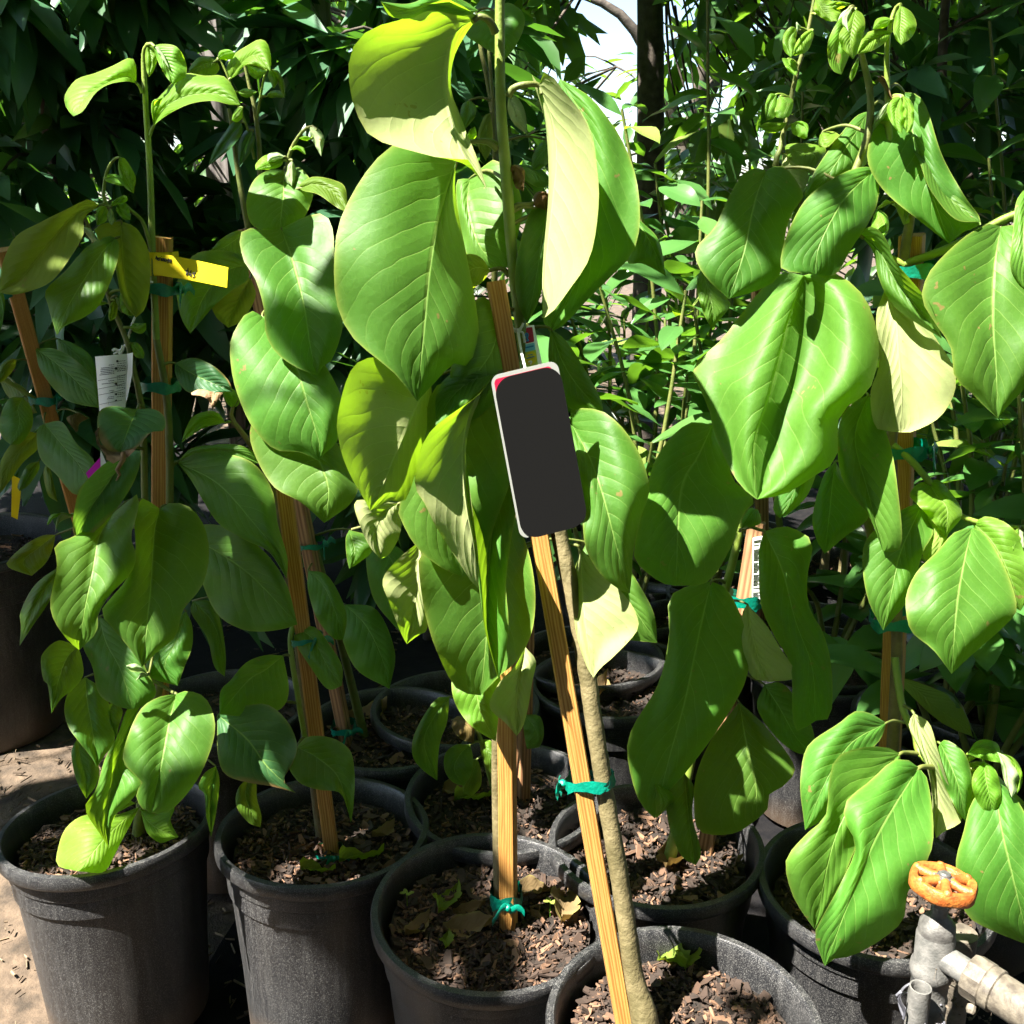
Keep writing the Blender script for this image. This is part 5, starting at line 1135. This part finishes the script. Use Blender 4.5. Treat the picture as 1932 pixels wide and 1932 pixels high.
for x, y in ((385, 1232), (1190, 1280)):
    u, v = pts(f'{x},{y}', 'H')[0]; q = PZ(u, v, .275); m = MB()
    m.tube([q - Vector((0, 0, .012)), q + Vector((0, 0, .012))], .0005, 5)
    for a in (0.3, 2.0, 3.6, 5.1):
        d = Vector((math.cos(a), math.sin(a), .15)); e = Vector((-math.sin(a), math.cos(a), 0)); c = q + Vector((0, 0, .008 + .003 * (a > 3)))
        m.poly([c + d * .001, c + d * .004 + e * .0028, c + d * .008 + e * .002, c + d * .0095, c + d * .008 - e * .002, c + d * .004 - e * .0028])
    tag(link('seedling', m.mesh('seedling', MT['y'])), 'tiny bright green weed seedling ' + ('near the left rim of' if x < 900 else 'right of the stake in') + ' the upright-stake pot', 'seedling', 'weed seedlings')

# ------------------------------------------------------------ planting behind: shared leaves, joined crowns
def lance(L, W, bend, fold, mat, rows=7, blunt=.9):
    b = MB(); g, uv = [], []
    for i in range(rows + 1):
        t = i / rows; w = W * .5 * (math.sin(math.pi * t ** blunt) ** .85 + .02); row, ur = [], []
        for s in (-1, -.5, 0, .5, 1):
            row.append((L * t * (1 - .12 * bend * t), w * s, -bend * L * .35 * t * t + fold * w * abs(s) + .04 * W * math.sin(t * 9 + s * 2)))
            ur.append((.5 + .5 * s, t))
        g.append(row); uv.append(ur)
    b.grid(g, uv=uv)
    return b.mesh('leaf', MT[mat])
def frame(d, roll=0.0, up=Vector((0, 0, 1))):
    d = d.normalized(); y = up.cross(d)
    y = y.normalized() if y.length > 1e-3 else d.orthogonal().normalized()
    z = d.cross(y)
    return Matrix((d, y, z)).transposed().to_4x4() @ Matrix.Rotation(roll, 4, 'X')
def put(mesh, parent, p, d, roll, sc, name='leaf'):
    o = link(name, mesh, parent)
    o.matrix_basis = Matrix.Translation(p) @ frame(d, roll) @ Matrix.Scale(sc, 4)
    return o
def rv(): return Vector((random.gauss(0, 1), random.gauss(0, 1), random.gauss(0, 1))).normalized()

TPL_T = np.array([0, .3, .66, 1.0]); TPL_W = np.array([.06, .95, .8, .02])
def foliage(name, pos, dirs, Ls, wr, mat, bend=.5):
    """K leaves joined into one mesh (numpy)"""
    K = len(pos); pos = np.asarray(pos); d = np.asarray(dirs); d /= np.linalg.norm(d, axis=1)[:, None]
    up = np.tile([0, 0, 1.0], (K, 1)) + rng.normal(0, .45, (K, 3))
    y = np.cross(up, d); y /= np.linalg.norm(y, axis=1)[:, None] + 1e-9; z = np.cross(d, y)
    V, UV = [], []
    for t, w in zip(TPL_T, TPL_W):
        for s in (-1, 0, 1):
            V.append(pos + d * (Ls * t)[:, None] + y * (Ls * wr * .5 * w * s)[:, None] + z * (-bend * .35 * Ls * t * t + .12 * Ls * wr * w * abs(s))[:, None])
            UV.append((.5 + .5 * s, t))
    V = np.stack(V, 1).reshape(-1, 3)
    q = np.array([(r * 3 + c, r * 3 + c + 1, r * 3 + c + 4, r * 3 + c + 3) for r in range(3) for c in range(2)])
    F = (q[None] + (np.arange(K) * 12)[:, None, None]).reshape(-1, 4)
    me = bpy.data.meshes.new(name)
    me.vertices.add(len(V)); me.vertices.foreach_set('co', V.astype(np.float32).ravel())
    me.loops.add(F.size); me.loops.foreach_set('vertex_index', F.astype(np.int32).ravel())
    me.polygons.add(len(F)); me.polygons.foreach_set('loop_start', np.arange(0, F.size, 4, dtype=np.int32))
    try: me.polygons.foreach_set('loop_total', np.full(len(F), 4, dtype=np.int32))
    except Exception: pass
    lay = me.uv_layers.new(name='UVMap'); uvs = np.tile(np.array(UV, dtype=np.float32), (K, 1))
    lay.data.foreach_set('uv', uvs[F.ravel()].ravel())
    me.materials.append(MT[mat]); me.polygons.foreach_set('use_smooth', [True] * len(F)); me.update(calc_edges=True); me.validate()
    return me

# --- slender dark-leaved trees in a row along the back left
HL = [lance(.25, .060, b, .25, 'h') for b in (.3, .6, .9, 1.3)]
def mango(loc, h, label, nleaf, nfol, spread=.42, lean=(0, 0), zlo=.45):
    loc = Vector(loc); r = thing('dark_leaved_tree', loc, label, 'tree', 'dark-leaved trees at the back left')
    m = MB(); shoots = []
    top = loc + Vector((lean[0], lean[1], h))
    ax = [loc - Vector((0, 0, .03)), loc + Vector((.02, 0, h * .4)), loc + Vector((-.03, .02, h * .7)), top]
    m.tube(ax, [.02, .016, .012, .005], 8, smooth=20)
    sp = spline([tuple(a) for a in ax], 40)
    for i in range(34):
        k = random.randint(9, 39); b0 = Vector(sp[k]); a = random.uniform(0, 6.3)
        d = Vector((math.cos(a), math.sin(a) - .35, random.uniform(-.1, .55))).normalized()
        L = random.uniform(.4, 1.0) * spread * (1.1 - .4 * k / 39)
        e = b0 + d * L + Vector((0, 0, -.05)); mid_ = (b0 + e) / 2 + Vector((0, 0, .05))
        m.tube([b0, mid_, e], [.005, .004, .0025], 5, smooth=7); shoots.append((b0, mid_, e))
    tr = link('trunk', m.mesh('trunk', MT['dbark']), r)
    pos, dirs, Ls = [], [], []
    for i in range(nleaf + nfol):
        b0, mid_, e = random.choice(shoots); t = random.random() ** .55
        p = b0 * (1 - t) ** 2 + mid_ * 2 * t * (1 - t) + e * t * t
        d = ((e - b0).normalized() * .6 + rv() * .75 + Vector((0, -.1, -.45))).normalized()
        if i < nleaf and p.z > zlo:
            put(random.choice(HL), tr, p, d, random.gauss(0, .4), random.uniform(.65, 1.15))
        else:
            pos.append(p); dirs.append(d); Ls.append(random.uniform(.15, .26))
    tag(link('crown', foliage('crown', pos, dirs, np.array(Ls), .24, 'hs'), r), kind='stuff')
    return r
mango((-1.55, 2.75, 0), 1.9, 'dark long-leaved tree at the left end of the back row', 170, 800, .55)
mango((-1.02, 2.45, 0), 1.7, 'dark long-leaved tree behind the price-taped sapling', 190, 700, .5)
mango((-.62, 2.75, 0), 1.9, 'dark long-leaved tree in front of the grey wooden post', 190, 800, .55)
mango((-.22, 2.55, 0), 1.5, 'short dark long-leaved tree behind the amber-staked sapling', 120, 700, .45)
mango((-1.30, 3.2, 0), 2.1, 'tall dark tree behind the back-left row', 90, 1300, .7)
mango((-.35, 3.3, 0), 2.2, 'tall dark tree right of the grey wooden post', 90, 1200, .65)
mango((1.15, 2.9, 0), 2.3, 'dark long-leaved tree behind the many-branched sapling', 160, 800, .6)
mango((1.75, 2.6, 0), 2.3, 'dark long-leaved tree at the right edge of the back row', 130, 700, .6)

# --- grey posts
for i, (u, v, Y, w, lb_) in enumerate(((405, 110, 3.05, .034, 'weathered grey wooden post rising above the dark trees'), (622, 180, 3.05, .026, 'thinner grey wooden post half hidden by leaves beside the sunlit sapling'))):
    q = P(u, v, Y); r = thing('wooden_post', (q.x, q.y, 0), lb_, 'post', 'grey wooden posts')
    stake(r, (q.x, q.y, -.05), (q.x - .02, q.y, 2.4), w, 'grey', .12, 'post')

# --- glossy whorl-leaved saplings in the middle distance
SL = [lance(.15, .055, b, .22, 's', blunt=1.05) for b in (.2, .5, .8, 1.1)]
SY = [lance(.13, .05, b, .22, 'y', blunt=1.05) for b in (.3, .8)]
def whorl(loc, h, label, n=5, per=8, spread=.16, lean=(0, 0), pot=True, young=.15, mini=1.0, group='glossy saplings in the middle distance'):
    loc = Vector(loc); r = thing('glossy_sapling', loc, label, 'potted plant', group)
    if pot: add_pot(r, loc, r=.14, h=.29, chips=120)
    m = MB(); tops = []
    b0 = loc + Vector((0, 0, .24))
    for i in range(n):
        a = i * 2.4 + random.random(); q = .25 + .75 * (i + 1) / n
        e = loc + Vector((math.cos(a) * spread * random.uniform(.4, 1) + lean[0] * q, math.sin(a) * spread * random.uniform(.3, .9) + lean[1] * q, .24 + (h - .24) * q * random.uniform(.85, 1.0)))
        mid_ = (b0 + e) / 2 + Vector((lean[0] * .1, 0, .05)) - (e - b0).cross(Vector((0, 1, 0))) * .05
        m.tube([b0, mid_, e], [.006, .0045, .003], 6, smooth=10); tops.append((mid_, e))
    s = link('stem', m.mesh('stem', MT['stemo']), r)
    for mid_, e in tops:
        for k in range(per):
            t = 1 - .55 * (k / per) ** 1.3; p = mid_ * (1 - t) + e * t; a = k * 2.4 + random.random()
            d = Vector((math.cos(a), math.sin(a), random.uniform(-.35, .45) + (.5 if k < 2 else 0)))
            put(random.choice(SY if (random.random() < young and k < 4) else SL), s, p, d, random.gauss(0, .3), random.uniform(.6, 1.15) * mini)
    return r
W_ = [((1120, 760, 1.75), 1.02, 'glossy sapling right of the charcoal tag', 6), ((1210, 700, 2.0), 1.12, 'glossy sapling between the tagged one and the shaded drooping one', 6), ((1290, 620, 2.25), 1.3, 'taller glossy sapling behind the shaded drooping one', 7), ((1330, 860, 1.9), .95, 'glossy sapling behind the pale hanging leaf pair', 5),
      ((1140, 560, 2.5), 1.25, 'glossy sapling far behind the tagged one', 7), ((1850, 760, 1.7), 1.05, 'glossy sapling right of the many-branched one', 7), ((1930, 860, 1.55), .95, 'glossy sapling at the right edge behind the broad leaves', 6), ((1780, 900, 2.1), 1.0, 'glossy sapling seen past the green-tied stake', 7),
      ((1880, 1280, 1.35), .62, 'low glossy plant with dark leaves near the water valve', 5), ((1780, 1330, 1.5), .55, 'low glossy plant in shade behind the orange handwheel', 5), ((1560, 1290, 1.75), .6, 'low glossy plant in shade under the many-branched sapling', 4), ((1420, 640, 2.5), 1.35, 'glossy sapling in deep shade behind the slim one', 6),
      ((1905, 400, 2.3), 1.5, 'tall glossy sapling behind the right-hand broad leaves', 7), ((1240, 330, 2.2), 1.5, 'tall glossy sapling rising right of the pale folded leaf', 6)]
for (u, v, Y), h, lb_, n in W_:
    q = P(u, v, Y); whorl((q.x, Y, 0), h, lb_, n, 9, .17)
# pots standing about in the dark
for i, (u, v, lb_) in enumerate(((1575, 1062, 'sunlit far pot of wood chips with grey twigs'), (1555, 1250, 'empty black pot in shade below the many-branched sapling'), (1150, 1285, 'black pot in shade behind the leaning trunk'),
                                 (1790, 1165, 'dark pot behind the broad bright leaf'), (1380, 1120, 'dark pot behind the shaded brown stake'), (420, 1330, 'dark pot behind the front-left sapling'), (1905, 1180, 'dark pot at the right edge'))):
    q = PZ(u, v, .29); q.z = 0
    r = thing('nursery_pot', q, lb_, 'pot', 'spare black nursery pots'); add_pot(r, q, chips=350 if i == 0 else 200)
    if i == 0:
        m = MB(); 
        for dx in (-.035, .01): m.tube([q + Vector((dx, -.03, .25)), q + Vector((dx + .004, -.03, .36)), q + Vector((dx + .012 + .03 * (dx > 0), -.03, .50))], [.011, .009, .004], 8, smooth=8, bump=.06)
        link('twig', m.mesh('twig', MT['bark']), r)
        tie(r, q + Vector((-.008, -.03, .42)), (0, 0, 1), .032, .013, .014, face=-.4)

# --- big trees behind with their overhanging boughs
def limb(m, a, b, r0, r1, sag=.1, n=12):
    a, b = Vector(a), Vector(b); mid_ = (a + b) / 2 + Vector((random.gauss(0, .08), random.gauss(0, .08), sag))
    m.tube([a, mid_, b], [r0, (r0 + r1) / 2, r1], 8, smooth=n, bump=.05)
# gaps cut through the crowns along sun rays, to light chosen spots: (u, v, distance, radius)
SUN_GAPS = [(P(u, v, Y), r) for u, v, Y, r in ((760, 520, .93, .13), (760, 380, .95, .10), (1100, 330, .95, .13), (1130, 520, .95, .10), (760, 170, .93, .13), (720, 800, .90, .10), (830, 800, .92, .08), (880, 1000, .93, .10), (900, 1200, .93, .10), (1130, 850, .93, .12), (1140, 1180, .91, .08), (950, 620, .97, .06),
        (940, 100, 1.0, .08), (1390, 720, .97, .07), (1540, 760, .97, .08), (1460, 830, .95, .08), (1720, 720, 1.0, .07), (1810, 1130, .96, .11), (1280, 900, .98, .09), (1640, 1010, .99, .05), (1650, 1500, .93, .12), (1640, 1680, .90, .12), (1780, 1700, .83, .10), (1880, 1600, .93, .10), (1800, 1460, .97, .08), (1860, 1820, .80, .1), (1130, 1880, .87, .09),
        (1230, 1920, .87, .07), (1490, 1900, .85, .04), (110, 1760, 1.05, .07), (140, 1860, 1.0, .07), (60, 1600, 1.1, .04), (450, 1790, 1.04, .05), (520, 1860, 1.0, .04), (170, 1090, 1.05, .05), (150, 1180, 1.03, .04), (500, 860, 1.12, .05), (180, 1590, 1.08, .05), (190, 1460, 1.06, .04), (230, 170, 1.13, .08), (370, 180, 1.15, .07), (460, 110, 1.36, .05),
        (1020, 1590, 1.1, .03), (1850, 500, 1.0, .06), (950, 1690, 1.0, .02), (330, 1260, 1.03, .03), (590, 780, 1.1, .04), (80, 1430, 1.6, .10), (1580, 1060, 2.25, .10), (1250, 600, 2.0, .14), (1180, 720, 1.8, .12), (1840, 860, 1.7, .12), (1130, 560, 2.4, .12), (1880, 1290, 1.35, .05), (600, 330, 2.7, .1), (150, 300, 2.5, .08), (1300, 480, 2.2, .1), (1690, 60, 1.08, .06), (1600, 90, 1.08, .06), (390, 510, 1.155, .02)) + tuple((random.uniform(0, 680), random.uniform(-20, 620), random.uniform(2.3, 2.9), random.uniform(.06, .11)) for _ in range(26))]
SUN_GAPS += [(PZ(80, 1430, 0), .09), (PZ(20, 1800, 0), .10), (PZ(30, 1660, 0), .06), (PZ(1030, 1600, .27), .045), (PZ(640, 1670, .28), .025)]
GP = np.array([tuple(a) for a, r in SUN_GAPS]); GR = np.array([r for a, r in SUN_GAPS]); SD = np.array(tuple(sdir))
def in_gap(p):
    d = np.asarray(p)[None] - GP; k = d @ SD
    return bool(np.any((k > .35) & (np.linalg.norm(d - k[:, None] * SD, axis=1) < GR)))
# unseen tufts added on the sun rays to shade chosen leaves and pots: (u, v, distance, radius)
SHADE_TUFTS = []
for u, v, Y, r in ((1420, 430, 1.06, .07), (1400, 520, 1.04, .06), (1500, 430, 1.03, .06), (1560, 330, 1.1, .06), (1690, 300, 1.08, .06), (1770, 560, 1.0, .03), (1320, 1200, 1.1, .07), (1300, 1350, 1.08, .06), (1450, 1250, 1.1, .06), (1400, 1430, 1.1, .06), (1290, 1450, 1.08, .05), (560, 560, 1.14, .05), (520, 700, 1.12, .05), (290, 1080, 1.08, .06), (320, 1400, 1.05, .05), (450, 1400, 1.1, .06), (420, 1150, 1.12, .07), (1240, 1600, 1.18, .13), (1330, 1620, 1.16, .12), (1180, 1560, 1.2, .1), (1560, 1680, 1.05, .06), (1400, 1840, .9, .05)):
    a = P(u, v, Y); c = a + sdir * ((2.3 - a.z) / sdir.z); k = int(4 + 60 * r)
    SHADE_TUFTS.append((c.x - r * .6, c.x + r * .6, c.y - r * .6, c.y + r * .6, 2.26, 2.38, k, r * .8))
def crown_pts(boxes, clump=14, sp=.16, L=(.09, .15), droop=.5):
    pos, dirs, Ls = [], [], []
    for bx_ in boxes:
        (x0, x1, y0, y1, z0, z1, n) = bx_[:7]; sq = bx_[7] if len(bx_) > 7 else sp
        for i in range(n):
            c = Vector((random.uniform(x0, x1), random.uniform(y0, y1), random.uniform(z0, z1)))
            for k in range(clump if len(bx_) < 8 else 3):
                d = rv(); q = c + d * sq * random.random(); dd = d + Vector((0, 0, -droop)); l = random.uniform(*L) * (1 if len(bx_) < 8 else .55); dn = dd.normalized()
                if any(in_gap(q + dn * l * f) for f in (0, .35, .7, 1)): continue
                pos.append(q); dirs.append(dd); Ls.append(l)
    return pos, dirs, np.array(Ls)
def tree(name, label, foot, fork, limbs, boxes, r=.11, clump=14, sp=.16, L=(.09, .15), wr=.42, mat='ts', group='big trees behind the nursery rows', twig=True):
    t = thing(name, foot, label, 'tree', group)
    m = MB(); m.tube([Vector(foot) - Vector((0, 0, .1)), (Vector(foot) + Vector(fork)) / 2 + Vector((.03, .02, 0)), fork], [r, r * .85, r * .7], 14, smooth=16, bump=.04)
    for b in limbs: limb(m, fork, b, r * .55, r * .12, .25)
    link('trunk', m.mesh('trunk', MT['dbark']), t)
    p, d, l = crown_pts(boxes, clump, sp, L)
    if twig:
        tw = MB(); ends = [Vector(fork)] + [Vector(b) for b in limbs] + [(Vector(fork) + Vector(b)) / 2 for b in limbs]
        for i in range(0, len(p), clump):
            if in_gap(p[i]): continue
            c = Vector(p[i]); e = min(ends, key=lambda q: (q - c).length); limb(tw, e if (e - c).length < .9 else c + (e - c) * .9 / (e - c).length, c, .007, .002, .05, 6)
        tag(link('branches', tw.mesh('branches', MT['dbark']), t), kind='stuff')
    tag(link('crown', foliage('crown', p, d, l, wr, mat), t), kind='stuff')
q = P(1212, 120, 4.6)
tree('shade_tree', 'big dark-trunked shade tree seen against the bright sky gap', (q.x + .05, q.y, 0), (q.x, q.y, 2.3), [(-.4, 3.4, 3.2), (1.8, 4.0, 3.0), (.2, 2.2, 2.9), (1.6, 2.6, 2.8), (.6, 5.4, 3.4)],
     [(-.2, 2.6, 1.15, 4.6, 2.3, 3.1, 330), (-.62, -.02, .66, 1.1, 2.2, 2.6, 26), (.75, 2.8, 4.0, 5.2, 1.1, 2.6, 170), (-.4, .25, 4.0, 5.0, 1.2, 2.4, 40), (1.7, 3.4, 4.3, 5.6, .6, 2.3, 55)], r=.07, L=(.13, .20))
tree('shade_tree', 'broad shade tree whose boughs hang over the left-hand saplings', (-2.6, 2.2, 0), (-2.3, 2.1, 1.9), [(-1.6, .7, 2.4), (-1.3, 1.3, 2.6), (-.9, 2.4, 2.6), (-1.6, 3.0, 2.8)],
     [(-1.33, -1.17, .33, .50, 2.3, 2.5, 9), (-1.55, -1.2, .56, .95, 2.15, 2.6, 44), (-1.6, -1.05, .8, 1.5, 2.1, 2.6, 70), (-2.6, -1.6, 1.05, 1.6, 2.1, 2.6, 50), (-2.6, .3, 1.1, 2.1, 2.2, 2.9, 120), (-2.6, .3, 2.3, 3.4, 2.4, 2.9, 8), (-3.4, -2.3, 1.2, 3.4, 1.6, 3.0, 60)] + SHADE_TUFTS, r=.10, L=(.12, .19))  # tight first clump and the tufts are placed only to shade chosen spots
tree('leafy_tree', 'leafy tree glowing yellow-green behind the grey post', (-1.3, 5.2, 0), (-1.25, 5.2, 1.4), [(-2.2, 5.0, 2.4), (-.6, 5.2, 2.6), (-1.2, 4.8, 2.9)],
     [(-2.6, .1, 4.6, 6.0, .5, 2.6, 190)], r=.08)
tree('leafy_tree', 'far leafy tree filling the gap behind the dark trunk', (1.2, 7.5, 0), (1.2, 7.5, 1.5), [(.2, 7.4, 2.5), (2.2, 7.5, 2.6), (1.3, 7.3, 3.0)],
     [(-1.4, 3.6, 6.8, 8.2, .0, 1.9, 150), (1.4, 3.8, 6.8, 8.2, 1.8, 2.8, 50), (-1.4, .3, 6.8, 8.2, 1.8, 2.8, 45)], r=.1, sp=.26, L=(.12, .2))
tree('leafy_tree', 'far leafy tree behind the left-hand dark row', (-3.2, 7.0, 0), (-3.2, 7.0, 1.5), [(-4.2, 7, 2.5), (-2.2, 7.2, 2.6), (-3.2, 6.8, 3.0)],
     [(-4.8, -1.0, 6.4, 7.8, .0, 2.9, 190)], r=.1, sp=.26, L=(.12, .2))
tree('leafy_tree', 'leafy tree behind the right edge of the rows', (3.2, 5.6, 0), (3.2, 5.6, 1.5), [(2.4, 5.4, 2.5), (4.0, 5.6, 2.6)],
     [(1.9, 4.6, 5.0, 6.4, .0, 2.8, 130)], r=.09, sp=.22)
# unseen trees added around the camera to block open sky from the pot fronts
for i, (x, y, lb_) in enumerate(((-2.4, -2.3, 'unseen tree added behind the camera to block sky light, on the sunny side'), (-.6, -2.6, 'unseen tree added behind the camera to block sky light, in the middle of its row'), (1.2, -2.4, 'unseen tree added behind the camera to block sky light, beside the middle one'), (2.9, -1.2, 'unseen tree added to block sky light, at the far end of the row behind the camera'), (2.6, 1.2, 'unseen tree added to block sky light, past the right edge of the rows'))):
    hi = 4.6 if y < 0 else 3.4
    ex = [(.05, 2.0, -1.4, .68, 2.3, 3.0, 260), (-.5, .05, -1.4, -.1, 2.4, 2.9, 60)] if i == 2 else [(-3.3, -2.4, -1.0, .4, 2.2, 3.0, 80)] if i == 0 else [(-2.4, -.5, -1.4, -.28, 2.3, 2.9, 260)] if i == 1 else []  # extra crowns added overhead to cut sky light and shade the front ground
    tree('sky_block_tree', lb_, (x, y, 0), (x, y, 1.2), [(x - .5, y, 2.4), (x + .5, y, 2.6), (x, y + .2, 3.6)], [(x - 1.0, x + 1.0, y - .35, y + .35, .2, hi, 190)] + ex, r=.06, sp=.26, L=(.17, .27), wr=.5, mat='hs', group='unseen trees added to block sky light', twig=False)
